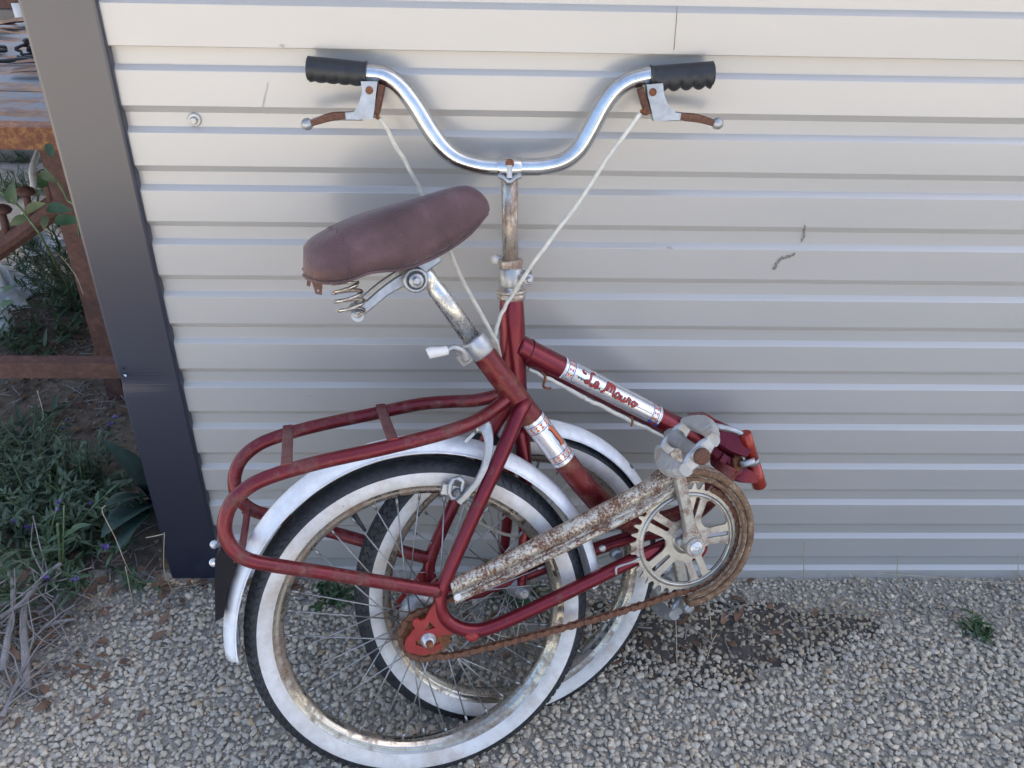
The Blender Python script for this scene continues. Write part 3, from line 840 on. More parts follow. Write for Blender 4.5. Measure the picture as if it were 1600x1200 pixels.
# ------------------------------------------------------------------ luggage rack
near = [(0.1055,0.2050,0.5573), (0.0889,0.1853,0.5551), (0.0736,0.1667,0.5549), (0.0502,0.1391,0.5591), (0.0081,0.1113,0.5620), (-0.0580,0.0903,0.5564), (-0.1389,0.0697,0.5490), (-0.1944,0.0543,0.5402), (-0.2259,0.0436,0.5300), (-0.2486,0.0322,0.5120), (-0.2587,0.0206,0.4856), (-0.2549,0.0123,0.4601), (-0.2375,0.0086,0.4389), (-0.2087,0.0119,0.4242), (-0.1467,0.0247,0.3972), (-0.0649,0.0424,0.3595), (0.0117,0.0572,0.3261)]
mb = MB(); mb.tube(near, 0.0098, 18, 6); mb.build('rack_tube', 'red_rack', bike)
mb = MB(); mb.tube([mirror_r(p) for p in near], 0.0098, 18, 6); mb.build('rack_tube', 'red_rack', bike)
def along(path, px_frac):
    P, _ = catmull([V(p) for p in path], [1] * len(path), 6)
    i = px_frac * (len(P) - 1)
    k = int(i)
    return P[k].lerp(P[min(k + 1, len(P) - 1)], i - k)
for f in (0.302, 0.418, 0.752):
    a = along(near, f); b = mirror_r(a)
    up = (RV if f < 0.7 else -RU) * 0.006
    mb = MB(); mb.bar([a + up * 1.7 - RN * 0.004, a + up * 1.1 + RN * 0.010, a.lerp(b, 0.5) + up, b + up * 1.1 - RN * 0.010, b + up * 1.7 + RN * 0.004], RV if f < 0.7 else (-RU * 0.6 + RV * 0.8), 0.015, 0.003, 3)
    mb.build('rack_crossbar', 'red_rack', bike)

# ------------------------------------------------------------------ rear brake
mb = MB()
mb.bar([(0.0602,0.1673,0.5347), (0.0737,0.1675,0.5390), (0.0801,0.1553,0.5190), (0.0766,0.1418,0.4955), (0.0659,0.1294,0.4734), (0.0489,0.1188,0.4543), (0.0371,0.1143,0.4428)], RN, [0.014, 0.018, 0.013, 0.011, 0.010, 0.009, 0.009], 0.007, 5)
cal = mb.build('brake_caliper', 'alloy', bike)
mb = MB()
mb.tube([(0.0628,0.1805,0.5275), (0.0476,0.1698,0.5373), (0.0424,0.1660,0.5421)], [0.008, 0.0085, 0.006], 10)
mb.tube([(0.0700,0.1971,0.5088), (0.0701,0.1596,0.5402)], 0.0055, 10)
mb.bar([(0.0593,0.1681,0.5252), (0.0513,0.1607,0.5217), (0.0459,0.1562,0.5183)], RN, 0.006, 0.006)
mb.build('caliper_bolt', 'alloy', cal)
sl = [(0.0370,0.1334,0.4724), (0.0441,0.1328,0.4660), (0.0423,0.1279,0.4536), (0.0360,0.1233,0.4446), (0.0279,0.1216,0.4448), (0.0244,0.1236,0.4526), (0.0262,0.1281,0.4640), (0.0307,0.1317,0.4714)]
mb = MB(); mb.tube(sl, 0.0038, 8, loop=True); mb.build('pad_slot', 'alloy', cal)
mb = MB(); mb.lathe((0.0340,0.1309,0.4488), -RN, [(0, 0.007), (0.008, 0.0065), (0.010, 0.005), (0.0102, 0.0042), (0.014, 0.004)], 12); mb.build('pad_nut', 'alloy_dark', cal)
mb = MB(); mb.bar([(0.0133,0.1310,0.4558), (0.0330,0.1331,0.4494), (0.0530,0.1345,0.4411)], RN, 0.020, 0.012); mb.build('brake_pad', 'alloy', cal)
mb = MB(); mb.bar([(0.0129,0.1376,0.4503), (0.0328,0.1397,0.4439), (0.0529,0.1412,0.4355)], RN, 0.016, 0.010); mb.build('pad_rubber', 'rubber', cal)

# ------------------------------------------------------------------ chainring, cranks, guard, chain
CW = -0.046
ringc = V((0.3826,0.1544,0.3344))
def rg_pt(c, r, a, w=0.0):
    return c + RU * (r * math.cos(a)) + RV * (r * math.sin(a)) + RN * w
nt_, r_root, r_tip = 38, 0.0815, 0.0915
out = []
for i in range(nt_):
    a = 2 * math.pi * i / nt_
    st = 2 * math.pi / nt_
    for f, r in ((0.0, r_root), (0.22, r_root + 0.001), (0.40, r_tip - 0.001), (0.50, r_tip), (0.60, r_tip - 0.001), (0.78, r_root + 0.001)):
        out.append(rg_pt(ringc, r, a + f * st))
holes = []
for k in range(5):            # five pairs of spokes: five big windows and five slots
    c0 = 2 * math.pi * k / 5 + rad(0.5)
    w0, w1 = c0 + rad(13.0), c0 + rad(72 - 13.0)
    win = [rg_pt(ringc, 0.0700, w0 + (w1 - w0) * (0.07 + 0.86 * j / 10)) for j in range(11)]
    win.append(rg_pt(ringc, 0.0665, w1 - rad(0.3)))
    cm = (w0 + w1) / 2
    win += [rg_pt(ringc, 0.040, cm + rad(16)), rg_pt(ringc, 0.0345, cm + rad(8)), rg_pt(ringc, 0.0345, cm - rad(8)), rg_pt(ringc, 0.040, cm - rad(16))]
    win.append(rg_pt(ringc, 0.0665, w0 + rad(0.3)))
    holes.append(win)
    hs = rad(3.4)
    holes.append([rg_pt(ringc, 0.069, c0 + hs * 0.9), rg_pt(ringc, 0.036, c0 + hs * 1.5), rg_pt(ringc, 0.0345, c0), rg_pt(ringc, 0.036, c0 - hs * 1.5), rg_pt(ringc, 0.069, c0 - hs * 0.9), rg_pt(ringc, 0.070, c0)])
mb = MB(); mb.prism(out, RN, 0.0032, holes)
cr = mb.build('chainring', 'ring', bike)
mb = MB()
mb.tube([rg_pt(ringc, 0.0745, 2 * math.pi * i / 72, -0.0016) for i in range(72)], 0.0026, 6, loop=True, flat=(1.5, 0.8))
mb.lathe(ringc + RN * 0.002, -RN, [(0, 0.024), (0.003, 0.024), (0.006, 0.018), (0.008, 0.017)], 24)
mb.build('chainring_rim', 'ring', cr)
# near crank, from the axle up behind the pedal
axn = V((0.3902,0.1395,0.3366))
ce = V((0.3438,0.1861,0.5084))
cd = (ce - axn).normalized()
mb = MB()
mb.bar([axn - cd * 0.006, axn + cd * 0.012, axn + cd * 0.030, axn + cd * 0.060, ce - cd * 0.014, ce + cd * 0.006], RN, [0.026, 0.030, 0.021, 0.0185, 0.0205, 0.018], 0.013, 4)
mb.lathe(axn + RN * 0.007, -RN, [(0, 0.0155), (0.016, 0.0155), (0.018, 0.0140)], 24)
ck = mb.build('crank', 'crank', bike)
mb = MB(); mb.lathe(axn - RN * 0.010, -RN, [(0, 0.0105), (0.0025, 0.0105), (0.0034, 0.0085), (0.0026, 0.0050), (0.0034, 0.0042), (0.0022, 0.0016)], 20); mb.build('crank_cap', 'lens', ck)
mb = MB(); mb.lathe(ringc + RU * -0.014 + RV * 0.003, -RN, [(0, 0.006), (0.012, 0.006), (0.014, 0.005)], 14); mb.build('drive_pin', 'alloy', ck)
# pedals
def pedal(c0, n_out, eu, ev, parent_label, with_reflector=False):
    """c0 crank eye, n_out spindle direction, eu across between the two treads, ev plate height"""
    L = 0.086
    p0, p1 = c0 + n_out * 0.012, c0 + n_out * (0.012 + L)
    mb = MB()
    mb.lathe(c0 - n_out * 0.002, n_out, [(0, 0.010), (0.012, 0.0105), (0.018, 0.0135), (0.024, 0.0135), (0.030, 0.0095), (0.080, 0.0090), (0.086, 0.0125), (0.100, 0.0125), (0.103, 0.010)], 22)
    pd_ = mb.build('pedal', 'alloy', bike, label=parent_label)
    mb = MB(); mb.lathe(c0 + n_out * 0.100, n_out, [(0, 0.0118), (0.004, 0.0118), (0.006, 0.010), (0.007, 0.004)], 20); mb.build('pedal_dust_cap', 'rust_dark', pd_)
    # tread loops: bowed side plates, grooved, joined to end bridges
    for s in (1, -1):
        rings = []
        for i in range(17):
            t = i / 16
            inn = 0.0225 + 0.004 * math.sin(math.pi * t)
            outr = 0.030 + 0.021 * math.sin(math.pi * (0.05 + 0.90 * t)) ** 0.75
            g = 0.0010 if (i % 2 and (t < 0.35 or t > 0.65)) else 0.0
            c_ = p0 + n_out * (L * t - 0.002)
            h = 0.0095
            rings.append([c_ + eu * s * q + ev * z for q, z in ((inn, -h), (inn, h), (inn + 0.003, h + 0.0012), (outr - 0.004, h - g), (outr - 0.001 - g, h - 0.003), (outr - g, 0), (outr - 0.001 - g, -h + 0.003), (outr - 0.004, -h + g), (inn + 0.003, -h - 0.0012))])
        mb = MB(); mb.rings(rings, smooth=False); mb.build('pedal_tread', 'pedal_grey', pd_)
    for t in (0.03, 0.93):
        c = p0 + n_out * (L * t)
        mb = MB(); mb.bar([c - eu * 0.026, c - eu * 0.012, c + eu * 0.012, c + eu * 0.026], n_out, [0.017, 0.026, 0.026, 0.017], 0.008); mb.build('pedal_bridge', 'alloy', pd_)
    if with_reflector:
        mb = MB(); mb.bar([p0 + n_out * 0.02 + eu * 0.047, p0 + n_out * 0.06 + eu * 0.047], eu, 0.018, 0.005); mb.build('pedal_reflector', 'amber', pd_)
    return pd_
e1 = (RU * 0.74 + RV * 0.67).normalized()
pedal(ce, -RN, e1, (RV * 0.74 - RU * 0.67).normalized(), 'grey alloy pedal standing up on the viewer\'s side')
axf = BBC + RN * 0.062
cf = axf - cd * 0.160
mb = MB(); mb.bar([axf + cd * 0.006, axf - cd * 0.012, axf - cd * 0.03, cf + cd * 0.014, cf - cd * 0.008], RN, [0.026, 0.030, 0.021, 0.020, 0.022], 0.012, 4)
mb.lathe(axf - RN * 0.03, RN, [(0, 0.009), (0.045, 0.009)], 14)
mb.build('crank', 'crank', bike)
pedal(cf, RN, e1, (RV * 0.74 - RU * 0.67).normalized(), 'far pedal hanging low behind the chainring', True)
mb = MB(); mb.lathe(cf - RN * 0.004, -RN, [(0, 0.0095), (0.004, 0.0095), (0.006, 0.007), (0.005, 0.003)], 16); mb.build('pedal_spindle_end', 'alloy', bike)

# chain guard: pressed, grooved hockey-stick cover
arc_n = 26
go, gi = [], []
gc = V((0.3778,0.1422,0.3458))
ga0, ga1 = rad(118), rad(-88)
arm_o = [(0.0256,0.0589,0.3435), (0.0772,0.0756,0.3580), (0.1507,0.1012,0.3844), (0.2254,0.1273,0.4111), (0.2917,0.1505,0.4349)]
arm_i = [(0.0336,0.0479,0.3075), (0.0884,0.0660,0.3244), (0.1627,0.0909,0.3478), (0.2382,0.1161,0.3716), (0.3063,0.1396,0.3953)]
go += [V(p) for p in arm_o]; gi += [V(p) for p in arm_i]
for i in range(arc_n):
    a = ga0 + (ga1 - ga0) * i / (arc_n - 1)
    b = max(0.0, 1 - i / 6)
    go.append(rg_pt(gc, 0.1135, a)); gi.append(rg_pt(gc, 0.0925 - 0.0185 * b, a))
mb = MB(); rings = []
for i, (o, n_) in enumerate(zip(go, gi)):
    rows = [(0.00, 0.034), (0.00, 0.010), (0.03, 0.003), (0.14, -0.001), (0.30, -0.002), (0.50, -0.002), (0.53, 0.0030), (0.57, 0.0030), (0.60, -0.0024), (0.64, -0.0024), (0.67, 0.0026), (0.71, 0.0026), (0.74, -0.002), (0.92, -0.0022), (0.97, 0.001), (1.0, 0.005)]
    dep = 0.010 if i < 5 else min(0.034, 0.010 + 0.006 * (i - 4))
    rings.append([o.lerp(n_, t) + RN * (dep if k == 0 else min(w, dep * 0.6)) for k, (t, w) in enumerate(rows)])
mb.rings(rings, closed=False)
cg = mb.build('chain_guard', 'guard', bike)
# rolled rim on the round part
mb = MB()
mb.tube([rg_pt(gc, 0.1075, ga0 + (ga1 - ga0) * (0.10 + 0.90 * i / 40), -0.001) for i in range(41)], 0.0055, 10, flat=(1, 1))
mb.tube([rg_pt(gc, 0.0965, ga0 + (ga1 - ga0) * (0.12 + 0.88 * i / 40), -0.001) for i in range(41)], 0.0034, 8)
mb.build('guard_rim', 'guard_rim', cg)
mb = MB(); mb.add([go[0], gi[0], gi[0] + RN * 0.010, go[0] + RN * 0.012], [(0, 1, 2, 3)], False); mb.build('guard_end', 'guard', cg)
mb = MB(); mb.lathe((0.0364,0.0511,0.3209), -RN, [(0, 0.0058), (0.0016, 0.0056), (0.0022, 0.0040), (0.0012, 0.0016)], 16); mb.build('guard_rivet', 'white_plastic', cg)

# sprocket and chain
spc = RC + RN * CW
mb = MB()
o2 = []
for i in range(18):
    a = 2 * math.pi * i / 18
    for f, r in ((0, 0.0335), (0.35, 0.0385), (0.65, 0.0385)):
        o2.append(rg_pt(spc, r, a + f * 2 * math.pi / 18))
mb.prism(o2, RN, 0.003, [[rg_pt(spc, 0.016, 2 * math.pi * i / 16) for i in range(16)]])
mb.lathe(spc - RN * 0.004, -RN, [(0, 0.024), (0.006, 0.022), (0.010, 0.016)], 20)
mb.build('sprocket', 'rust', bike)
low = [V((0.3752,0.1239,0.2535)), V((0.3139,0.1065,0.2429)), V((0.2334,0.0851,0.2331)), V((0.1450,0.0628,0.2253)), V((0.0684,0.0438,0.2199)), V((0.0270,0.0340,0.2179))]
cp = [rg_pt(ringc, 0.0865, rad(a)) for a in range(60, -96, -9)] + low
cp += [rg_pt(spc, 0.0385, rad(a)) for a in range(-75, -290, -20)]
up_end = rg_pt(ringc, 0.0865, rad(118))
cp += [cp[-1].lerp(up_end, t) for t in (0.2, 0.4, 0.6, 0.8, 1.0)]
P, _ = catmull(cp, [1] * len(cp), 8)
cum = [0.0]
for i in range(1, len(P)): cum.append(cum[-1] + (P[i] - P[i - 1]).length)
def chain_at(s):
    i = min(max(np.searchsorted(cum, s) - 1, 0), len(P) - 2)
    t = (s - cum[i]) / max(cum[i + 1] - cum[i], 1e-9)
    return P[i].lerp(P[i + 1], t)
pitch = 0.0127
# shared shapes: outer link (two side plates) and inner link (narrower, with rollers)
def link_mesh(off, wd):
    mb = MB()
    for s in (-1, 1):
        mb.bar([(-pitch / 2 - 0.0035, 0, s * off), (-pitch / 2, 0, s * off), (0, 0, s * off), (pitch / 2, 0, s * off), (pitch / 2 + 0.0035, 0, s * off)], (0, 0, 1), [wd * 0.6, wd, wd * 0.72, wd, wd * 0.6], 0.0015)
    for x in (-pitch / 2, pitch / 2):
        mb.lathe((x, 0, -off), (0, 0, 1), [(0, 0.0037), (2 * off, 0.0037)], 8)
    return mb.mesh('chain_link', M['chain'])
lm = [link_mesh(0.0042, 0.0098), link_mesh(0.0024, 0.0092)]
nl = int(cum[-1] / pitch)
def link_matrix(i):
    a, b = chain_at(i * pitch), chain_at((i + 1) * pitch)
    t = (b - a).normalized(); z = (-RN - t * (-RN).dot(t)).normalized(); y = z.cross(t)
    m = Matrix.Identity(4)
    c = (a + b) / 2
    for k in range(3): m[k][0], m[k][1], m[k][2], m[k][3] = t[k], y[k], z[k], c[k]
    return m
chain = link('chain', lm[0], bike, link_matrix(0), label='brown rusted bicycle chain')
inv0 = link_matrix(0).inverted()
for i in range(1, nl):
    link('chain_link', lm[i % 2], chain, inv0 @ link_matrix(i))

# ------------------------------------------------------------------ saddle
st_ = [((-0.1658,0.2396,0.7744), (-0.1592,0.1914,0.7567), 0.0400), ((-0.1565,0.2451,0.7839), (-0.1476,0.1732,0.7593), 0.0600), ((-0.1384,0.2522,0.7928), (-0.1290,0.1624,0.7602), 0.0740), ((-0.1103,0.2625,0.8042), (-0.1006,0.1610,0.7629), 0.0820), ((-0.0821,0.2715,0.8117), (-0.0696,0.1726,0.7700), 0.0800), ((-0.0446,0.2825,0.8194), (-0.0329,0.1922,0.7655), 0.0680), ((-0.0066,0.2938,0.8273), (-0.0042,0.2178,0.7648), 0.0500), ((0.0232,0.3028,0.8341), (0.0236,0.2385,0.7721), 0.0390), ((0.0473,0.3088,0.8359), (0.0479,0.2555,0.7833), 0.0320), ((0.0628,0.3099,0.8293), (0.0632,0.2692,0.7942), 0.0260), ((0.0742,0.3081,0.8174), (0.0726,0.2808,0.8024), 0.0200), ((0.0786,0.3047,0.8050), (0.0769,0.2906,0.8031), 0.0120)]
st_ = [(a, V(b) + RN * w, w) for a, b, w in st_]
tops, hw = catmull([V(a) for a, b, c in st_], [c for a, b, c in st_], 4)
bots, _ = catmull([V(b) for a, b, c in st_], [1] * len(st_), 4)
mb = MB(); rings = []
for a, b, w in zip(tops, bots, hw):
    ring = []
    for k in range(25):
        ph = math.pi * k / 24
        c, s = math.cos(ph), math.sin(ph)
        ww = -w * math.copysign(abs(c) ** 0.62, c)
        h = abs(s) ** 0.62
        ring.append(b.lerp(a, h) + RN * ww)
    # turned-in hem
    for k in (1, 0.5, -0.5, -1):
        ring.append(b.lerp(a, 0.10) + RN * (w * 0.86 * k))
    rings.append(ring)
mb.rings(rings)
saddle = mb.build('saddle', 'vinyl', bike, label='faded brown vinyl saddle tilted nose up')
mb = MB()
mb.tube([rings[i][0] for i in range(len(rings))], 0.0022, 6)
mb.tube([rings[i][24] for i in range(len(rings))], 0.0022, 6)
mb.build('saddle_piping', 'vinyl', saddle)
mb = MB(); mb.tube([rings[9 + (abs(k - 12) // 3)][k] for k in range(0, 25)], 0.0012, 6, 2); mb.build('saddle_seam', 'vinyl', saddle)
mb = MB(); mb.prism([(-0.1454,0.1728,0.7568), (-0.1323,0.1745,0.7534), (-0.1337,0.1693,0.7397), (-0.1414,0.1684,0.7419)], RN, 0.003, [[(-0.1388,0.1708,0.7471), (-0.1365,0.1709,0.7461), (-0.1374,0.1699,0.7439), (-0.1397,0.1698,0.7449)]])
mb.prism([(-0.1567,0.1995,0.7474), (-0.1512,0.1999,0.7454), (-0.1539,0.1966,0.7378), (-0.1578,0.1964,0.7397)], RN, 0.003)
mb.build('saddle_tab', 'vinyl', saddle)
for w, q in ((-0.044, 0), (0.040, 1)):
    mb = MB()
    c0, c1 = V((-0.1060,0.1937,0.7424)), V((-0.0984,0.1820,0.7047))
    if q: c0, c1 = mirror_r(c0), mirror_r(c1)
    d = (c1 - c0); L = d.length; d.normalize()
    a = (RU - d * RU.dot(d)).normalized(); b = d.cross(a)
    pts = []
    for i in range(61):
        t = i / 60; an = t * 2 * math.pi * 3.2
        rr_ = 0.0195 - 0.004 * abs(2 * t - 1)
        pts.append(c0 + d * (L * t) + (a * math.cos(an) + b * math.sin(an)) * rr_)
    mb.tube(pts, 0.0022, 7)
    mb.build('saddle_spring', 'chrome_rust', saddle)
rail = [(-0.0972,0.1949,0.6977), (-0.0838,0.2009,0.7061), (-0.0605,0.2140,0.7224), (-0.0397,0.2244,0.7326), (-0.0171,0.2352,0.7426), (0.0108,0.2506,0.7564)]
for f in (lambda p: V(p), mirror_r):
    mb = MB(); mb.bar([f(p) for p in rail], RN, [0.012, 0.013, 0.014, 0.017, 0.016, 0.013], 0.005, 4); mb.build('saddle_rail', 'alloy', saddle)
mb = MB(); mb.cyl(V((-0.0936,0.1877,0.6997)), V((-0.0936,0.1877,0.6997)) + RN * 0.07, 0.009, bev=0.001)
mb.lathe((-0.0936,0.1886,0.7021), -RN, [(0, 0.0058), (0.004, 0.0055), (0.005, 0.004)], 6)
mb.build('spring_bolt', 'alloy', saddle)
clc = V((-0.0171,0.2108,0.7412))
mb = MB(); mb.lathe(clc + RN * 0.07, -RN, [(0, 0.0150), (0.050, 0.0150), (0.052, 0.0172), (0.066, 0.0172), (0.069, 0.0155), (0.0695, 0.0125), (0.067, 0.0118), (0.067, 0.0085)], 26)
mb.build('saddle_clamp', 'alloy', saddle)
mb = MB(); mb.lathe(clc, -RN, [(0, 0.0098), (0.005, 0.0098), (0.006, 0.0085), (0.006, 0.0052), (0.010, 0.0048), (0.011, 0.0036)], 18); mb.build('clamp_nut', 'alloy', saddle)

# ------------------------------------------------------------------ front half: head, fork, main tube
head = [(0.1126,0.3225,0.6610), (0.1140,0.3127,0.6277), (0.1156,0.3017,0.5844), (0.1182,0.2898,0.5405), (0.1216,0.2752,0.5010)]
mb = MB(); mb.tube(head, [0.0172, 0.0192, 0.0200, 0.0195, 0.0178], 26, 5); mb.build('head_tube', 'red', bike)
mb = MB(); mb.tube([V((0.1216,0.2752,0.5010)), V((0.1249,0.2726,0.4838)), flp(0.024, 0.275, 0.0)], [0.0205, 0.0170, 0.0165], 20, 4)
mb.bar([flp(0.024, 0.262, -0.040), flp(0.024, 0.270, 0.0), flp(0.024, 0.262, 0.040)], FU, 0.026, 0.028, 3)
fork = mb.build('fork_crown', 'red_worn', bike)
for s in (-1, 1):
    mb = MB(); mb.tube([flp(0.024, 0.266, 0.037 * s), flp(0.022, 0.19, 0.040 * s), flp(0.014, 0.10, 0.042 * s), flp(0.003, 0.03, 0.046 * s), flp(0.0, 0.010, 0.047 * s)], [0.0120, 0.0112, 0.0098, 0.0075, 0.0070], 16, 5); mb.build('fork_blade', 'red', bike)
    mb = MB(); mb.lathe(FC + FN * 0.049 * s, FN * s, [(0, 0.013), (0.002, 0.013), (0.003, 0.0085), (0.010, 0.0085), (0.011, 0.005)], 14); mb.build('axle_nut', 'alloy', bike)
# headset, clamp, stem
hd = (V((0.1111,0.3326,0.7019)) - V((0.1140,0.3127,0.6277))).normalized()
h0 = V((0.1126,0.3225,0.6610))
mb = MB(); mb.lathe(h0 - hd * 0.004, hd, [(0, 0.0185), (0.002, 0.0208), (0.006, 0.0215), (0.008, 0.0205), (0.0095, 0.0205), (0.0115, 0.0222), (0.014, 0.0222), (0.0155, 0.0200), (0.019, 0.0175), (0.022, 0.0170)], 28); hs_ = mb.build('headset_cup', 'chrome_rust', bike)
mb = MB(); mb.lathe(h0 + hd * 0.016, hd, [(0, 0.0172), (0.002, 0.0180), (0.026, 0.0176), (0.028, 0.0165)], 26)
mb.box(V((0.1318,0.3258,0.6919)), (0.020, 0.014, 0.016))
cl_ = mb.build('stem_clamp', 'alloy', bike)
mb = MB(); mb.lathe((0.1352,0.3183,0.6925), -FN, [(0, 0.0082), (0.005, 0.0082), (0.006, 0.0065), (0.0055, 0.0042), (0.012, 0.004), (0.013, 0.003)], 16); mb.build('clamp_bolt', 'alloy', cl_)
mb = MB(); mb.tube([(0.1037,0.3447,0.7085), (0.0952,0.3448,0.7104), (0.0877,0.3431,0.7122), (0.0839,0.3420,0.7126)], [0.0058, 0.0064, 0.0072, 0.0055], 14, 3); mb.build('lever_cap', 'white_plastic', cl_)
mb = MB(); mb.lathe(h0 + hd * 0.042, hd, [(0, 0.0165), (0.005, 0.0168), (0.006, 0.0178), (0.012, 0.0182), (0.014, 0.0170), (0.014, 0.0120)], 8, smooth=False); mb.build('lock_nut', 'chrome_rust', bike)
stem_top = V((0.1068,0.3470,0.8485))
mb = MB(); mb.cyl(h0 + hd * 0.035, stem_top - HV * 0.004, 0.0114, 0.0114, 22); mb.build('handlebar_stem', 'chrome_rust', bike)
# bar clamp
mb = MB()
mb.lathe(stem_top - HU * 0.0165, HU, [(0, 0.0134), (0.001, 0.0142), (0.032, 0.0142), (0.033, 0.0134)], 22)
mb.build('bar_clamp', 'chrome', bike)
mb = MB(); mb.tube([(0.0917,0.3331,0.8413), (0.0978,0.3308,0.8404), (0.1067,0.3285,0.8349), (0.1154,0.3308,0.8406), (0.1216,0.3331,0.8417)], 0.0036, 8, 4)
mb.bar([(0.1063,0.3326,0.8570), (0.1066,0.3282,0.8405)], HN, 0.008, 0.004)
mb.build('clamp_saddle', 'alloy', bike)
mb = MB(); mb.lathe(stem_top + HV * 0.0065 - HN * 0.012, HV * 0.55 - HN, [(0, 0.0062), (0.003, 0.006), (0.0045, 0.0035)], 12); mb.build('clamp_bolt', 'rust', bike)
# handlebar
bar_l = [(-0.1466,0.3747,0.9684), (-0.0960,0.3742,0.9660), (-0.0723,0.3739,0.9648), (-0.0571,0.3730,0.9611), (-0.0396,0.3702,0.9487), (-0.0205,0.3647,0.9251), (-0.0020,0.3580,0.8962), (0.0151,0.3530,0.8742), (0.0352,0.3496,0.8594), (0.0616,0.3477,0.8514), (0.0882,0.3472,0.8491)]
bar_r = [(0.1281,0.3473,0.8496), (0.1530,0.3475,0.8507), (0.1794,0.3490,0.8569), (0.2002,0.3523,0.8714), (0.2151,0.3577,0.8948), (0.2311,0.3649,0.9259), (0.2473,0.3700,0.9479), (0.2657,0.3730,0.9608), (0.2861,0.3743,0.9667), (0.3066,0.3749,0.9693), (0.3585,0.3755,0.9716)]
mb = MB(); mb.tube(bar_l + bar_r, 0.0120, 24, 7); mb.build('handlebar', 'chrome', bike)
# grips with finger ridges
def grip(p_in, p_out, ridged):
    p_in, p_out = V(p_in), V(p_out)
    d = (p_out - p_in).normalized(); L = (p_out - p_in).length
    dn = (-HV - d * (-HV).dot(d)).normalized(); sd_ = d.cross(dn)
    rings = []
    N = 60
    for i in range(N + 1):
        t = i / N
        r = 0.0148
        if t < 0.03: r = 0.0162
        if t > 0.95: r = 0.0158 * math.sqrt(max(0.02, 1 - ((t - 0.95) / 0.052) ** 2))
        ring = []
        for k in range(20):
            a = 2 * math.pi * k / 20
            low_ = max(0, math.cos(a))
            w = 0.0
            if 0.08 < t < 0.95:
                w = ridged * low_ ** 0.8 * (0.0052 * abs(math.sin(math.pi * (t - 0.08) / 0.87 * 4.5)) ** 0.7 - 0.001) + 0.0006 * low_
            q = r + w + 0.0014 * t * (1 - low_)
            ring.append(p_in + d * (L * t) + (dn * math.cos(a) + sd_ * math.sin(a)) * q)
        rings.append(ring)
    mb = MB(); mb.rings(rings)
    return mb
grip((-0.0849,0.3730,0.9656), (-0.1645,0.3723,0.9712), 0.35).build('grip', 'grip', bike, label='black rubber grip on the left end of the handlebar')
grip((0.2946,0.3732,0.9662), (0.3811,0.3726,0.9726), 1.0).build('grip', 'grip', bike, label='black ridged rubber grip on the right end of the handlebar')
# brake levers: bracket, blade and ball
def brake_lever(poly, blade, ball, bolt, strap, lab):
    mb = MB(); mb.prism(poly, HN, 0.016)
    br = mb.build('brake_lever', 'alloy', bike, label=lab)
    mb = MB(); mb.bar([p for p in blade[0]], HN, blade[1], 0.013, 5); mb.build('lever_blade', 'alloy', br)
    mb = MB(); mb.bar([p for p in blade[2]], HN, blade[3], 0.0145, 5); mb.build('lever_rust', 'rust_dark', br)
    mb = MB(); mb.ball(ball, 0.0082); mb.build('lever_ball', 'alloy', br)
    mb = MB(); mb.lathe(bolt, -HN, [(0, 0.0052), (0.002, 0.005), (0.003, 0.003)], 14); mb.build('lever_bolt', 'rust', br)
    mb = MB(); mb.bar(strap, HN, 0.009, 0.022, 3); mb.build('lever_strap', 'rust_dark', br)
    return br
LW = -0.012
bl = brake_lever([(-0.0906,0.3602,0.9587), (-0.0687,0.3602,0.9590), (-0.0719,0.3561,0.9409), (-0.0742,0.3524,0.9251), (-0.0764,0.3496,0.9131), (-0.0987,0.3492,0.9112), (-0.1097,0.3499,0.9143), (-0.0999,0.3519,0.9232), (-0.0934,0.3545,0.9343), (-0.0894,0.3574,0.9470)],
    ([(-0.0915,0.3495,0.9172), (-0.1093,0.3483,0.9164), (-0.1304,0.3471,0.9156), (-0.1475,0.3452,0.9117), (-0.1629,0.3431,0.9070)], [0.014, 0.012, 0.0105, 0.0095, 0.008], [(-0.1127,0.3483,0.9164), (-0.1304,0.3471,0.9156), (-0.1458,0.3452,0.9117), (-0.1586,0.3433,0.9078)], [0.0112, 0.0112, 0.0100, 0.0085]),
    (-0.1647,0.3429,0.9061), (-0.0799,0.3499,0.9498), [(-0.0647,0.3671,0.9533), (-0.0677,0.3638,0.9390), (-0.0718,0.3601,0.9230), (-0.0755,0.3586,0.9166)], 'corroded brake lever under the left grip')
brr = brake_lever([(0.2872,0.3605,0.9600), (0.3086,0.3609,0.9619), (0.3114,0.3576,0.9477), (0.3165,0.3550,0.9366), (0.3267,0.3532,0.9287), (0.3346,0.3506,0.9175), (0.3190,0.3502,0.9157), (0.2999,0.3500,0.9147), (0.2953,0.3535,0.9299), (0.2899,0.3572,0.9458)],
    ([(0.3149,0.3506,0.9216), (0.3339,0.3495,0.9213), (0.3555,0.3482,0.9202), (0.3731,0.3463,0.9167), (0.3845,0.3447,0.9139)], [0.014, 0.012, 0.0105, 0.0095, 0.008], [(0.3356,0.3495,0.9213), (0.3555,0.3482,0.9202), (0.3704,0.3465,0.9175), (0.3809,0.3448,0.9146)], [0.0112, 0.0112, 0.0100, 0.0085]),
    (0.3871,0.3447,0.9139), (0.2959,0.3505,0.9526), [(0.2811,0.3671,0.9533), (0.2854,0.3645,0.9422), (0.2896,0.3620,0.9310), (0.2938,0.3597,0.9213)], 'corroded brake lever under the right grip')
mb = MB(); mb.tube([(0.2941,0.3549,0.9270), (0.2881,0.3547,0.9261), (0.2830,0.3543,0.9244)], [0.0048, 0.005, 0.0035], 10); mb.build('cable_ferrule', 'rust', brr)
mb = MB(); mb.tube([(-0.0740,0.3523,0.9158), (-0.0698,0.3518,0.9134)], 0.0035, 8); mb.build('cable_ferrule', 'rust', bl)
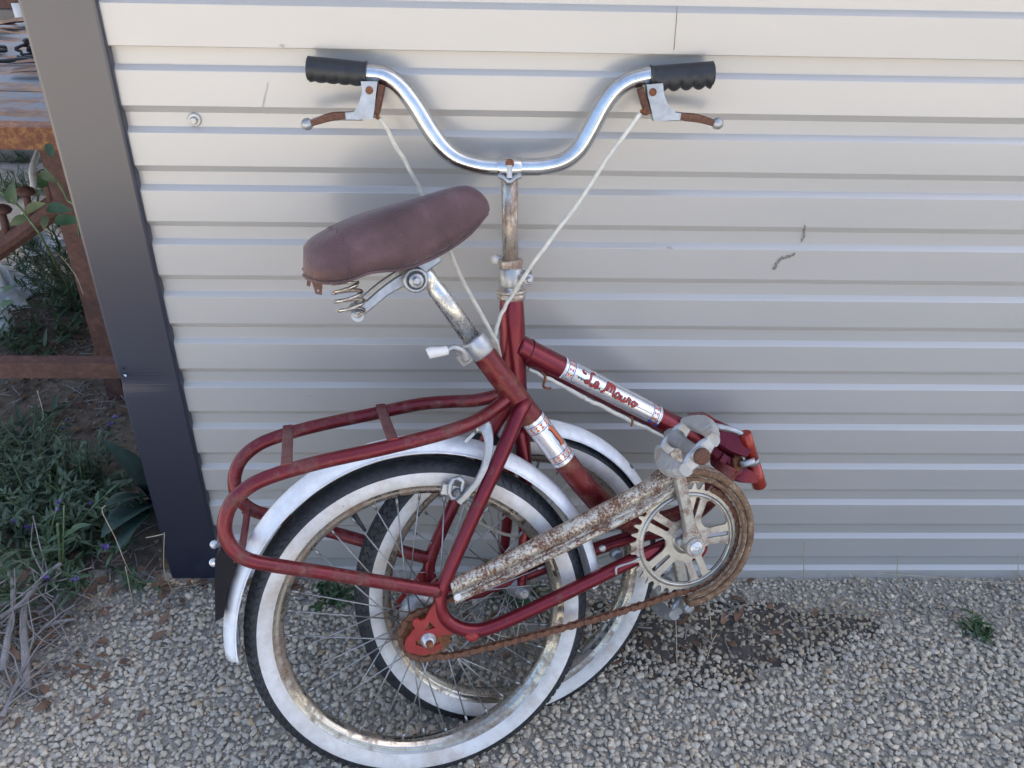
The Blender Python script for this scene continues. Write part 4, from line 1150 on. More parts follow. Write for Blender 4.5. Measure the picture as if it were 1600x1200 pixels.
# main tube of the front half
m0, m1 = V((0.1204,0.3027,0.5894)), V((0.4596,0.3477,0.3693))
mt = [m0, V((0.1602,0.3074,0.5632)), V((0.2700,0.3230,0.4914)), V((0.3678,0.3364,0.4275)), m1]
mb = MB(); mb.tube(mt, [0.0200, 0.0198, 0.0196, 0.0196, 0.0196], 26, 5); main_tube = mb.build('main_tube', 'red', bike, label='straight red main tube of the front half')
wd = (mt[1] - mt[0]).normalized(); wc = mt[0] + wd * 0.021; wa = wd.orthogonal().normalized(); wb_ = wd.cross(wa)
mb = MB(); mb.tube([wc + (wa * math.cos(k * 0.2618) + wb_ * math.sin(k * 0.2618)) * (0.0203 + 0.0004 * math.sin(k * 5.0)) for k in range(24)], 0.0013, 6, loop=True); mb.build('weld_bead', 'red_worn', main_tube)
e0, e1_ = V((0.1879,0.3115,0.5453)), V((0.3526,0.3343,0.4372))
at_m, Lm = sleeve(e0, e1_, 0.0201, main_tube, -FN * 0.9 + V(0, 0, 0.45))
sg = 1.0
probe = at_m(0.05, 0.005) - at_m(0.05, 0.0)
sg = 1.0 if probe.z > 0 else -1.0
def at_u(s, h, lift=0.0): return at_m(s, h * sg, lift)
mb = MB(); patch(mb, at_u, 0, Lm, -0.0200, 0.030, 0.0003, 24); mb.build('decal', 'foil', main_tube, label='silver foil decal with red script lettering on the main tube')
bands(at_u, Lm, main_tube, -0.0135, 0.029, [0.0125, Lm - 0.0125])
for s_ in (0.001, Lm - 0.002):
    mb = MB(); patch(mb, at_u, s_ - 0.001, s_ + 0.001, -0.0200, 0.030, 0.0006, 14); mb.build('decal_border', 'white_plastic', main_tube)
mb = MB()
for h_ in (0.0105, -0.0040): patch(mb, at_u, 0.022, Lm - 0.021, h_ - 0.0003, h_ + 0.0003, 0.0006, 2)
mb.build('decal_line', 'print_black', main_tube)
# script lettering: Le Mauro
def letters():
    k = 0.0128     # x-height unit
    L_ = []
    def add(x, pts, s=1.0): L_.append([(x + px * k * s, (py - 0.45) * k * s - 0.0022) for px, py in pts])
    x = 0.043
    add(x, [(0.95, 1.45), (0.70, 1.62), (0.42, 1.38), (0.45, 0.85), (0.35, 0.30), (0.05, 0.02), (-0.12, 0.20), (0.15, 0.34), (0.55, 0.08), (0.95, -0.02), (1.25, 0.25)])
    add(x, [(-0.9, 1.30), (-0.65, 1.02), (-0.30, 1.05)])
    add(x + 0.0150, [(0.05, 0.30), (0.50, 0.42), (0.45, 0.72), (0.18, 0.70), (0.06, 0.35), (0.25, 0.02), (0.70, 0.20)])
    xm = x + 0.0350
    add(xm, [(-0.35, -0.10), (0.00, 0.10), (0.22, 0.90), (0.38, 1.45), (0.50, 1.10), (0.45, 0.30), (0.62, 0.95), (0.86, 1.42), (1.00, 1.05), (0.92, 0.35), (1.08, 0.95), (1.32, 1.35), (1.44, 1.00), (1.38, 0.30), (1.62, 0.02)])
    xa = xm + 0.0218
    add(xa, [(0.62, 0.62), (0.30, 0.74), (0.06, 0.40), (0.22, 0.04), (0.55, 0.22), (0.64, 0.66), (0.60, 0.16), (0.86, 0.06)])
    xu = xa + 0.0120
    add(xu, [(0.02, 0.66), (0.05, 0.20), (0.28, 0.03), (0.52, 0.25), (0.56, 0.66), (0.56, 0.18), (0.80, 0.06)])
    xr = xu + 0.0116
    add(xr, [(0.0, 0.05), (0.12, 0.60), (0.22, 0.78), (0.32, 0.58), (0.52, 0.66), (0.46, 0.20), (0.66, 0.05)])
    xo = xr + 0.0106
    add(xo, [(0.45, 0.68), (0.14, 0.60), (0.06, 0.28), (0.30, 0.04), (0.60, 0.28), (0.52, 0.62), (0.30, 0.66), (0.62, 0.50), (0.95, 0.60)])
    return L_
LT = letters()
for mat_, w_, lf in (('print_black', 0.0041, 0.0008), ('print_red', 0.0027, 0.0012)):
    mb = MB()
    for pts in LT: stroke(mb, at_u, pts, w_, lf)
    mb.build('lettering', mat_, main_tube)
# little flourishes and small print under the name
mb = MB()
r3 = random.Random(4)
for i in range(9):
    x = 0.026 + i * 0.0052; y = -0.0065 - 0.0002 * i
    stroke(mb, at_u, [(x, y), (x + 0.0012, y + 0.0028), (x + 0.0026, y + r3.uniform(-0.001, 0.001)), (x + 0.0036, y + 0.0022)], 0.0008, 0.0007)
mb.build('decal_flourish', 'print_black', main_tube)
for s_ in (Lm - 0.0205, Lm - 0.0065):
    mb = MB(); patch(mb, at_u, s_, s_ + 0.006, -0.0195, -0.0140, 0.0010, 4); mb.build('decal_pattern', 'print_blue', main_tube)
mb = MB(); patch(mb, at_u, Lm - 0.0140, Lm - 0.0075, -0.0195, -0.0145, 0.0010, 4); mb.build('decal_pattern', 'print_red', main_tube)

# ------------------------------------------------------------------ hinge
hb0, hb1 = V((0.4965,0.3061,0.4264)), V((0.5357,0.2944,0.3237))
hx = (hb1 - hb0).normalized(); HL = (hb1 - hb0).length
mb = MB()
mb.lathe(hb0, hx, [(0, 0.0085), (0.0015, 0.0102), (HL * 0.46, 0.0106), (HL * 0.47, 0.0085), (HL * 0.57, 0.0085), (HL * 0.58, 0.0110), (HL - 0.002, 0.0122), (HL, 0.0105)], 24)
hg = mb.build('hinge', 'red_bright', bike, label='bright red hinge barrel at the fold')
mb = MB(); mb.lathe(hb0 + hx * (HL * 0.475), hx, [(0, 0.0112), (0.009, 0.0112)], 22)
mb.tube([(0.4911,0.2853,0.3770), (0.5015,0.2860,0.3791), (0.5148,0.2846,0.3854)], [0.0062, 0.0062, 0.0056], 14)
mb.build('hinge_bush', 'alloy', hg)
mb = MB(); mb.lathe((0.4882,0.2957,0.3714), V((0.4963,0.2891,0.3767)) - V((0.4882,0.2957,0.3714)), [(0, 0.013), (0.004, 0.0145), (0.007, 0.013)], 20); mb.build('hinge_washer', 'rust', hg)
mb = MB()
mb.bar([(0.4448,0.3298,0.4143), (0.4642,0.3194,0.4114), (0.4821,0.3091,0.4034), (0.5022,0.2994,0.3951)], FN, [0.030, 0.040, 0.036, 0.022], 0.020, 5)
mb.bar([(0.4592,0.3088,0.3719), (0.4829,0.3010,0.3593), (0.5015,0.2933,0.3519), (0.5242,0.2936,0.3449)], FN, [0.030, 0.038, 0.030, 0.020], 0.020, 5)
mb.build('hinge_plate', 'red', hg)
mb = MB(); mb.tube([(0.4395,0.3431,0.3808), (0.4621,0.3321,0.3729), (0.4816,0.3140,0.3599), (0.4947,0.3037,0.3436)], [0.0172, 0.0205, 0.0225, 0.0225], 22, 4); mb.build('hinge_sleeve', 'red', hg)
mb = MB(); mb.prism([(0.4091,0.3345,0.4418), (0.4393,0.3411,0.4399), (0.4463,0.3403,0.4341), (0.4707,0.3403,0.4212), (0.4713,0.3379,0.4138), (0.4449,0.3337,0.4193), (0.4246,0.3333,0.4273)], FN, 0.020); mb.build('hinge_hook', 'red', hg)
mb = MB(); mb.tube([(0.4381,0.3203,0.4314), (0.4558,0.3148,0.4315), (0.4789,0.3119,0.4273), (0.4925,0.3075,0.4215), (0.4972,0.3038,0.4126)], [0.0052, 0.0058, 0.0050, 0.0048, 0.0055], 12, 5)
mb.tube([(0.4943,0.3052,0.4194), (0.5038,0.3023,0.4086)], 0.0055, 10)
mb.build('hinge_lever', 'alloy', hg)

# ------------------------------------------------------------------ cables
def cable(pts, r, name='brake_cable', mat='cable', k=6):
    if mat == 'cable':
        rr_ = list(r) if hasattr(r, '__len__') else [r] * len(pts)
        P_, R_ = catmull([V(p) for p in pts], rr_, 3)
        rk = random.Random(len(pts) * 7 + 1)
        P_ = [p + V(rk.uniform(-1, 1), 0, rk.uniform(-1, 1)) * 0.0010 if 0 < i < len(P_) - 1 else p for i, p in enumerate(P_)]
        mb = MB(); mb.tube(P_, [q * rk.uniform(0.94, 1.08) for q in R_], 9, 3); return mb.build(name, mat, bike)
    mb = MB(); mb.tube(pts, r, 9, k); return mb.build(name, mat, bike)
cable([(-0.0690,0.3516,0.9126), (-0.0545,0.3556,0.8857), (-0.0322,0.3575,0.8405), (-0.0141,0.3589,0.8020), (0.0202,0.3309,0.7341), (0.0526,0.2973,0.6775), (0.0852,0.2722,0.6230), (0.0940,0.2785,0.5945), (0.1061,0.3033,0.5202), (0.1141,0.2943,0.4539), (0.1183,0.2834,0.3858)], 0.0030)
cable([(0.2827,0.3522,0.9241), (0.2413,0.3367,0.8662), (0.1910,0.3158,0.7934), (0.1431,0.2950,0.7297), (0.1126,0.2949,0.6771), (0.0971,0.2836,0.6517), (0.0889,0.2741,0.6252), (0.0883,0.2743,0.6003), (0.0920,0.2906,0.5283)], 0.0030)
cable([(0.1403,0.2928,0.5548), (0.1591,0.2909,0.5447), (0.1822,0.2915,0.5317), (0.2206,0.2958,0.5055), (0.2361,0.2941,0.4959), (0.2536,0.3002,0.4847), (0.2855,0.3047,0.4620), (0.3136,0.3095,0.4438), (0.3365,0.3143,0.4303), (0.3627,0.3203,0.4106), (0.3965,0.3280,0.3892)], [0.0028, 0.0030, 0.0032, 0.0036, 0.0030, 0.0036, 0.0034, 0.0036, 0.003, 0.003, 0.003])
cable([(0.1405,0.2978,0.5564), (0.1524,0.2959,0.5461), (0.1646,0.2971,0.5385)], 0.0022, 'cable_end', 'alloy_dark')
for pts in ([(0.1600,0.2930,0.5502), (0.1659,0.2877,0.5421), (0.1630,0.2809,0.5314), (0.1701,0.2815,0.5264), (0.1750,0.2831,0.5266)], [(0.3087,0.3117,0.4547), (0.3106,0.3052,0.4468), (0.3087,0.3026,0.4410)]):
    cable(pts, 0.0020, 'cable_clip', 'rust')
cable([(0.0409,0.1689,0.4123), (0.0524,0.1965,0.3532), (0.0773,0.2118,0.3104), (0.1189,0.2202,0.2807), (0.1718,0.2243,0.2600), (0.2140,0.2260,0.2583)], 0.0026)
cable([(0.3094,0.1289,0.3206), (0.2930,0.1173,0.3227), (0.2782,0.1132,0.3203), (0.2714,0.1107,0.3175), (0.2718,0.1072,0.3077)], 0.0016, 'wire_hook', 'alloy')
# small spool-shaped kickstand bolt between the chain stays
mb = MB(); q = V((0.2773,0.1675,0.2969)); mb.lathe(q - RN * 0.006, -RN, [(0, 0.010), (0.008, 0.010), (0.010, 0.0085), (0.012, 0.0055), (0.0105, 0.003)], 16); mb.build('kickstand_bolt', 'alloy', bike)
mb = MB(); mb.lathe((0.2531,0.1430,0.3283), -RN, [(0, 0.0055), (0.004, 0.0052), (0.005, 0.003)], 10); mb.build('mudguard_bolt', 'alloy', bike)

# ================================================================== BACKGROUND BESIDE THE SHED
def leaf(mb, base, d, up, L, W, bend=0.3, fold=0.25, n=4, tip=1.0):
    base, d, up = V(base), V(d).normalized(), V(up)
    s = d.cross(up)
    if s.length < 1e-4: s = d.orthogonal()
    s.normalize(); u = s.cross(d)
    rings = []
    p = base.copy(); dd = d.copy()
    for i in range(n + 1):
        t = i / n
        w = W / 2 * (math.sin(math.pi * min(1, 0.08 + 0.92 * t) ** 0.75)) ** 0.8 if tip else W / 2
        w = max(w, W * 0.02)
        rings.append([p + s * w + u * (w * fold), p, p - s * w + u * (w * fold)])
        p = p + dd * (L / n)
        dd = (dd - u * (bend / n)).normalized()
    mb.rings(rings, closed=False)
def vdir(r, el0, el1):
    a, e = r.uniform(0, 6.283), rad(r.uniform(el0, el1))
    return V(math.cos(a) * math.cos(e), math.sin(a) * math.cos(e), math.sin(e))

# ------------------------------------------------------------------ low steel bench with weathered boards
bench = thing('work_bench', (-1.35, 1.10, 0.0), 'rusty steel bench topped with weathered blue-grey boards behind the corner post', 'bench')
bo = V(-1.35, 1.10, 0.0)
ys = [0.575, 0.86, 1.14, 1.42, 1.70]
for i in range(4):
    mb = MB()
    n = 14; rings = []
    for k in range(n + 1):
        x = -2.35 + 1.72 * k / n
        wob = 0.004 * math.sin(k * 1.7 + i * 2.1)
        y0, y1 = ys[i] + 0.004 + wob * 0.4, ys[i + 1] - 0.004 + wob * 0.3
        z = 0.708 + 0.004 * math.sin(k * 0.9 + i)
        rings.append([V(x, y0, z) - bo, V(x, y1, z + wob) - bo, V(x, y1, z - 0.022) - bo, V(x, y0, z - 0.022) - bo])
    mb.rings(rings, smooth=False); mb.build('plank', 'bench', bench)
mb = MB()
mb.box(V(-1.49, 0.563, 0.687) - bo, (1.72, 0.006, 0.046)); mb.box(V(-1.49, 0.585, 0.7075) - bo, (1.72, 0.040, 0.006))
mb.build('angle_iron', 'bench_steel', bench, label='orange rusted angle iron along the front edge')
for x, y in ((-0.70, 1.60), (-2.25, 1.60), (-2.25, 0.62)):
    mb = MB(); mb.box(V(x, y, 0.34) - bo, (0.04, 0.04, 0.68)); mb.build('leg', 'brown_steel', bench)
a, b = V((-0.9184,0.6200,0.6620)), V((-0.9395,0.6200,0.3981))
a.x = b.x = (a.x + b.x) / 2
mb = MB(); mb.box(V(a.x, 0.62, 0.34) - bo, (0.040, 0.030, 0.68)); mb.build('leg', 'brown_steel', bench)
# peg rail: a sloping steel bar carrying mushroom-headed pegs
r0, r1 = V((-1.2296,0.7500,0.3332)), V((-0.9482,0.7500,0.5156))
pr = thing('peg_rail', r0, 'sloping rusty bar with mushroom-headed steel pegs under the bench', 'steel rail')
mb = MB(); mb.bar([V(0, 0, 0), r1 - r0], (0, -0.25, 1), 0.060, 0.050); mb.build('bar', 'brown_steel', pr)
for (bx, by), (tx, ty) in (((12, 376), (3, 326)), ((47, 346), (38, 298)), ((80, 318), (70, 272)), ((110, 296), (96, 252))):
    pass
for a, b in (((-1.1508,0.7350,0.3843), (-1.1415,0.7350,0.4623)), ((-1.0810,0.7350,0.4341), (-1.0741,0.7350,0.5071)), ((-1.0210,0.7350,0.4795), (-1.0191,0.7350,0.5478)), ((-0.9737,0.7350,0.5083), (-0.9704,0.7350,0.5786))):
    a, b = V(a) - r0, V(b) - r0
    mb = MB(); mb.tube([a, b], 0.0085, 12)
    mb.lathe(b - (b - a).normalized() * 0.006, (b - a), [(0, 0.009), (0.002, 0.020), (0.007, 0.0225), (0.013, 0.019), (0.018, 0.010), (0.020, 0.002)], 18)
    mb.build('peg', 'brown_steel', pr)
# low rail that runs into the corner of the shed
c0, c1 = V((-1.1066,0.3500,0.2583)), V(-0.612, 0.35, 0)
c1.z = c0.z
lr = thing('steel_rail', (c0.x, 0.35, 0.0), 'flat rusty steel rail low across the weeds, ending behind the corner post', 'steel rail')
mb = MB(); mb.box(V((c1.x - c0.x) / 2 - 0.25, 0, c0.z), (c1.x - c0.x + 0.5, 0.010, 0.036)); mb.box(V((c1.x - c0.x) / 2 - 0.25, 0.016, c0.z + 0.0165), (c1.x - c0.x + 0.5, 0.022, 0.004)); mb.build('bar', 'brown_steel', lr)
for x in (-0.40, c1.x - c0.x - 0.012):
    mb = MB(); mb.box(V(x, 0.030, c0.z / 2), (0.022, 0.022, c0.z)); mb.build('leg', 'brown_steel', lr)
# netting and bark on the bench
r5 = random.Random(5)
mb = MB()
for i in range(70):
    x, y = r5.uniform(-2.0, -0.70), r5.gauss(1.22, 0.055)
    pts = [V(x, y, 0.716)]
    for k in range(5): pts.append(pts[-1] + V(r5.uniform(-0.05, 0.05), r5.uniform(-0.022, 0.022), r5.uniform(-0.012, 0.015)))
    for q in pts: q.z = max(0.716, min(q.z, 0.75))
    mb.tube(pts, r5.uniform(0.003, 0.007), 5, 3)
o = mb.build('black_netting', 'net', None, label='tangle of black netting lying on the bench boards', category='netting')
mb = MB()
for i in range(26):
    x, y = r5.uniform(-2.1, -0.72), r5.choice([r5.gauss(1.00, 0.07), r5.gauss(1.50, 0.05)])
    leaf(mb, (x, y, 0.718), (r5.uniform(0.6, 1), r5.uniform(-0.3, 0.3), 0.05), (0, 0, 1), r5.uniform(0.12, 0.25), r5.uniform(0.03, 0.07), 0.15, 0.3)
mb.build('bark_strips', 'dead_leaf', None, label='curled strips of brown bark scattered over the bench boards', category='bark', kind='stuff')
st = thing('steel_stool', (-1.52, 1.78, 0.0), 'dark rusty stool frame with a white tube leg behind the bench', 'stool')
so = V(-1.52, 1.78, 0)
q0 = V((-1.6569,1.9500,0.7207)) 
mb = MB(); mb.box(V(-1.72, 1.95, q0.z) - so, (0.62, 0.05, 0.035)); mb.build('rail', 'brown_steel', st)
qa, qb = V((-1.5738,1.9300,0.7133)), V((-1.5781,1.9300,0.6610))
mb = MB(); mb.tube([V(qa.x, 1.93, q0.z) - so, V(qa.x + 0.015, 1.93, 0) - so], 0.016, 14); mb.build('leg', 'white_plastic', st)
mb = MB(); mb.box(V(qa.x + 0.055, 1.96, q0.z / 2) - so, (0.03, 0.03, q0.z)); mb.build('leg', 'brown_steel', st)

ts = thing('masking_timber_stack', (-2.3, 2.55, 0.0), 'added stack of weathered grey sleepers masking sunlit ground beyond the bench', 'timber')  # stack put in to hide the bright sunlit ground behind the bench
for k in range(5):
    mb = MB(); mb.box((0.05 * math.sin(k * 2.3), 0.02 * math.cos(k * 1.7), 0.105 + 0.205 * k), (2.2, 0.26, 0.198)); mb.build('sleeper', 'sleeper', ts)

# white hose, sheet and tub
def crumple(name, c, sx, sy, sz, seed, label):
    r = random.Random(seed); mb = MB(); n = 14
    hs = [[0] * (n + 1) for _ in range(n + 1)]
    fr = [(r.uniform(2, 8), r.uniform(2, 8), r.uniform(0, 6)) for _ in range(6)]
    vs = []
    for j in range(n + 1):
        for i in range(n + 1):
            u, v = i / n - 0.5, j / n - 0.5
            z = sum(abs(math.sin(a * u * 3 + b * v * 3 + p)) for a, b, p in fr) / 6
            e = max(0, 1 - (abs(u) * 2) ** 4) * max(0, 1 - (abs(v) * 2) ** 4)
            vs.append(V(c) + V(u * sx * (1 + 0.2 * math.sin(v * 7)), v * sy * (1 + 0.2 * math.sin(u * 9)), z * sz * e + 0.012))
    mb.add(vs, [(j * (n + 1) + i, j * (n + 1) + i + 1, (j + 1) * (n + 1) + i + 1, (j + 1) * (n + 1) + i) for j in range(n) for i in range(n)], False)
    return mb.build(name, 'bag', None, label=label, category='plastic sheet')
g = V((-1.4542,1.1963,0.0000)); crumple('plastic_sheet', (g.x - 0.06, g.y, 0), 0.30, 0.24, 0.10, 2, 'crumpled white plastic sheet on the ground left of the shrub')
mb = MB(); mb.tube([(-1.2634,1.2500,0.4767), (-1.2533,1.2000,0.4612), (-1.2513,1.1500,0.4411), (-1.2515,1.1200,0.4186), (-1.2483,1.1000,0.3855), (-1.2757,1.1000,0.3371), (-1.3006,1.1000,0.2857), (-1.5709,1.6398,0.0000), (-1.4855,1.5006,0.0000), (-1.4452,1.4298,0.0000), (-1.4227,1.3519,0.0000), (-1.4229,1.3140,0.0000)], 0.0085, 10, 6)
mb.build('white_hose', 'white_plastic', None, label='white plastic hose hanging behind the pegs and curling to the ground', category='hose')
g = V((-1.4913,1.4643,0.0000)); mb = MB(); mb.lathe((g.x, g.y, 0.05), (0.35, -0.55, 0.6), [(-0.055, 0.03), (-0.05, 0.036), (0.02, 0.044), (0.05, 0.047), (0.052, 0.044), (0.0, 0.036), (-0.04, 0.02)], 20)
mb.build('plastic_cup', 'bag', None, label='white plastic cup tipped over beside the curled hose', category='cup')
g = V((-1.4495,1.4806,0.0000)); mb = MB(); mb.lathe((g.x, g.y, 0.045), (0.9, -0.3, 0.25), [(-0.05, 0.01), (-0.045, 0.030), (0.04, 0.032), (0.06, 0.014), (0.075, 0.012), (0.076, 0.004)], 20)
mb.build('plastic_bottle', 'bag', None, label='white plastic bottle lying at the foot of the bench leg', category='bottle')
g = V((-1.3713,0.9341,0.0000)); mb = MB(); mb.ball((g.x, g.y, 0.045), 0.048, 18, (1, 1, 0.92)); mb.lathe((g.x, g.y, 0.085), (0, 0, 1), [(0, 0.016), (0.012, 0.015), (0.014, 0.008)], 14)
mb.build('glass_float', 'bag', None, label='pale round float at the left edge below the plastic sheet', category='float')
g = V((-1.4540,1.1619,0.0000)); mb = MB(); mb.tube([(g.x - 0.05, g.y + 0.06, 0.17), (g.x + 0.015, g.y - 0.03, 0.06)], 0.012, 12); mb.build('plastic_pipe', 'white_plastic', None, label='short white pipe leaning over the crumpled plastic sheet', category='pipe')

# ------------------------------------------------------------------ plants
def bush(name, loc, label, cat, n, spread, hgt, leafL, leafW, mat, seed, lean=(0, 0), per=26, flowers=0, el=(35, 85), group=None, bend=0.8):
    r = random.Random(seed)
    t = thing(name, (loc[0], loc[1], 0), label, cat, group)
    sm, lf, fl = MB(), MB(), MB()
    for i in range(n):
        a, q = r.uniform(0, 6.283), spread * math.sqrt(r.random())
        p = V(math.cos(a) * q * 0.6, math.sin(a) * q * 0.6, 0.0)
        d = vdir(r, *el) + V(lean[0], lean[1], 0) * 0.5 + V(math.cos(a), math.sin(a), 0) * 0.5 * q / max(spread, 1e-3)
        d.normalize()
        L = hgt * r.uniform(0.55, 1.1)
        pts = [p.copy()]
        for k in range(6):
            p = p + d * (L / 6)
            d = (d + V(r.uniform(-.12, .12), r.uniform(-.12, .12), -0.10 * bend)).normalized()
            pts.append(p.copy())
        for q2 in pts: q2.z = max(q2.z, 0.004)
        sm.tube(pts, [0.0026 - 0.0003 * k for k in range(7)], 5, 2)
        P, _ = catmull(pts, [1] * 7, 6)
        for k in range(per):
            u = 0.12 + 0.88 * k / per
            c = P[int(u * (len(P) - 1))]
            tdir = (P[min(int(u * (len(P) - 1)) + 1, len(P) - 1)] - P[max(int(u * (len(P) - 1)) - 1, 0)]).normalized()
            side = vdir(r, -40, 50)
            dd = (tdir * r.uniform(0.3, 0.8) + side).normalized()
            leaf(lf, c, dd, V(0, 0, 1), leafL * r.uniform(0.6, 1.15), leafW * r.uniform(0.7, 1.2), r.uniform(0.1, 0.9), 0.3, 3)
        if flowers and r.random() < flowers:
            for c in (P[-1], P[-5]):
                for k in range(5):
                    leaf(fl, c, vdir(r, 5, 70), V(0, 0, 1), 0.0085, 0.007, 0.5, 0.2, 2)
    sm.build('stem', 'stem', t); lf.build('foliage', mat, t, kind='stuff')
    if flowers and fl.v: fl.build('flowers', 'petal', t, kind='stuff')
    return t
G1 = 'purple-flowered weeds by the corner post'
bush('flowering_weed', V((-1.0117,0.2122,0.0000)), 'grey-green purple-flowered weed filling the left edge of the picture', 'weed', 70, 0.17, 0.17, 0.026, 0.0075, 'leaf_grey', 11, (0.1, -0.2), 24, 0.08, group=G1)
bush('flowering_weed', V((-0.8817,0.1915,0.0000)), 'purple-flowered weed in front of the low rail, nearest the middle of the bank', 'weed', 70, 0.15, 0.15, 0.026, 0.0075, 'leaf_grey', 12, (0.1, -0.2), 24, 0.10, group=G1)
bush('flowering_weed', V((-0.7841,0.0747,0.0000)), 'low purple-flowered weed closest to the corner post', 'weed', 20, 0.12, 0.16, 0.032, 0.007, 'leaf', 13, (0, -0.2), 20, 0.2, group=G1)
bush('flowering_weed', V((-0.8989,0.0041,0.0000)), 'sprawling purple-flowered weed above the dead branches', 'weed', 26, 0.16, 0.17, 0.036, 0.007, 'leaf', 14, (0.2, -0.1), 22, 0.16, group=G1)
bush('leafy_weed', V((-1.1011,0.4422,0.0000)), 'dark leafy weed just below the low steel rail at the left edge', 'weed', 9, 0.10, 0.09, 0.05, 0.013, 'leaf', 15, (0, 0), 14, 0.0)
bush('feathery_shrub', V((-1.2075,1.1319,0.0000)), 'dark feathery shrub growing behind the corner post under the bench', 'shrub', 64, 0.10, 0.30, 0.034, 0.0050, 'leaf', 16, (0, 0), 50, 0, el=(40, 88), bend=0.5)
bush('leafy_weed', V((-1.2422,0.8745,0.0000)), 'low leafy weed behind the low steel rail', 'weed', 16, 0.16, 0.10, 0.05, 0.013, 'leaf', 17, (0, 0), 8, 0)
bush('grass_tuft', V((-1.8141,2.0902,0.0000)), 'green grass tuft in the gravel beyond the pegs', 'grass', 40, 0.12, 0.10, 0.05, 0.005, 'leaf_bright', 18, (0, 0), 6, 0)
bush('grass_tuft', V((-1.9974,2.4747,0.0000)), 'small green tuft beneath the front edge of the bench', 'grass', 26, 0.10, 0.08, 0.05, 0.006, 'leaf_bright', 19, (0, 0), 6, 0)
bush('small_weed', V((-0.2843,-0.0621,0.0000)), 'small green weed in the gravel seen through the rear wheel spokes', 'weed', 12, 0.030, 0.045, 0.020, 0.008, 'leaf_bright', 21, (0, 0), 8, 0, el=(20, 70))
bush('small_weed', V((0.9250,-0.1508,0.0000)), 'small bright green weed in the gravel at the right edge', 'weed', 7, 0.022, 0.045, 0.026, 0.009, 'leaf_bright', 22, (0, 0), 5, 0, el=(20, 70))
bush('small_weed', V((0.0476,-0.0589,0.0000)), 'straggling weed in the gravel behind the front wheel hub', 'weed', 14, 0.07, 0.09, 0.026, 0.008, 'leaf', 23, (0, 0), 8, 0, el=(20, 75))
bush('small_weed', V((-0.6170,-0.0309,0.0000)), 'tiny green seedling in the gravel at the foot of the corner post', 'weed', 4, 0.012, 0.016, 0.012, 0.005, 'leaf_bright', 24, (0, 0), 4, 0, el=(20, 70))
# broad-leaved plant against the post
t = thing('broad_leaved_plant', V((-0.7268,0.1913,0.0000)), 'plant with broad blue-green leaves pressed against the foot of the corner post', 'plant')
to = V(t.location)
for tipp, w, bz in (((-0.6954,-0.0200,0.1616), 0.075, 0.02), ((-0.7026,0.0400,0.1796), 0.070, 0.04), ((-0.7018,0.0900,0.1933), 0.060, 0.05), ((-0.7098,0.1400,0.2093), 0.055, 0.06), ((-0.6256,0.0600,0.1629), 0.055, 0.05), ((-0.6733,-0.0400,0.1407), 0.05, 0.02)):
    e = V(tipp) - to; e.z = max(e.z, 0.015)
    b0 = V(0.035, 0.02, 0.01); d = e - b0
    mb = MB(); leaf(mb, b0, d + V(0, 0, 0.05), V(0, -0.3, 1), d.length * 1.05, w, 0.55, 0.18, 8)
    mb.build('leaf', 'leaf_big', t)
# tall green stem with two leaves
t = thing('tall_weed', V((-0.8123,-0.0217,0.0000)), 'single pale green stem with two narrow leaves above the dead branches', 'weed')
to = V(t.location)
p = [V((-0.8121,-0.0200,0.0034)), V((-0.8018,-0.0200,0.0575)), V((-0.7894,-0.0200,0.1145)), V((-0.7807,-0.0200,0.1570))]
p[0].z = 0.0
mb = MB(); mb.tube([q - to for q in p], 0.0026, 7, 4); mb.tube([V((-0.8090,-0.0200,0.0154)) - to, V((-0.7833,-0.0200,0.1064)) - to, V((-0.7582,-0.0200,0.1999)) - to], 0.0016, 6, 4); mb.build('stem', 'stem', t)
for a, b, w in (((-0.7847,-0.0200,0.1192), (-0.7442,-0.0300,0.1582), 0.012), ((-0.7522,-0.0300,0.1536), (-0.7168,-0.0400,0.1749), 0.011), ((-0.7846,-0.0200,0.1288), (-0.8026,-0.0300,0.1238), 0.008)):
    a, b = V(a) - to, V(b) - to
    mb = MB(); leaf(mb, a, b - a, V(0, -0.5, 1), (b - a).length * 1.1, w, 0.4, 0.3, 6); mb.build('leaf', 'leaf_bright', t)
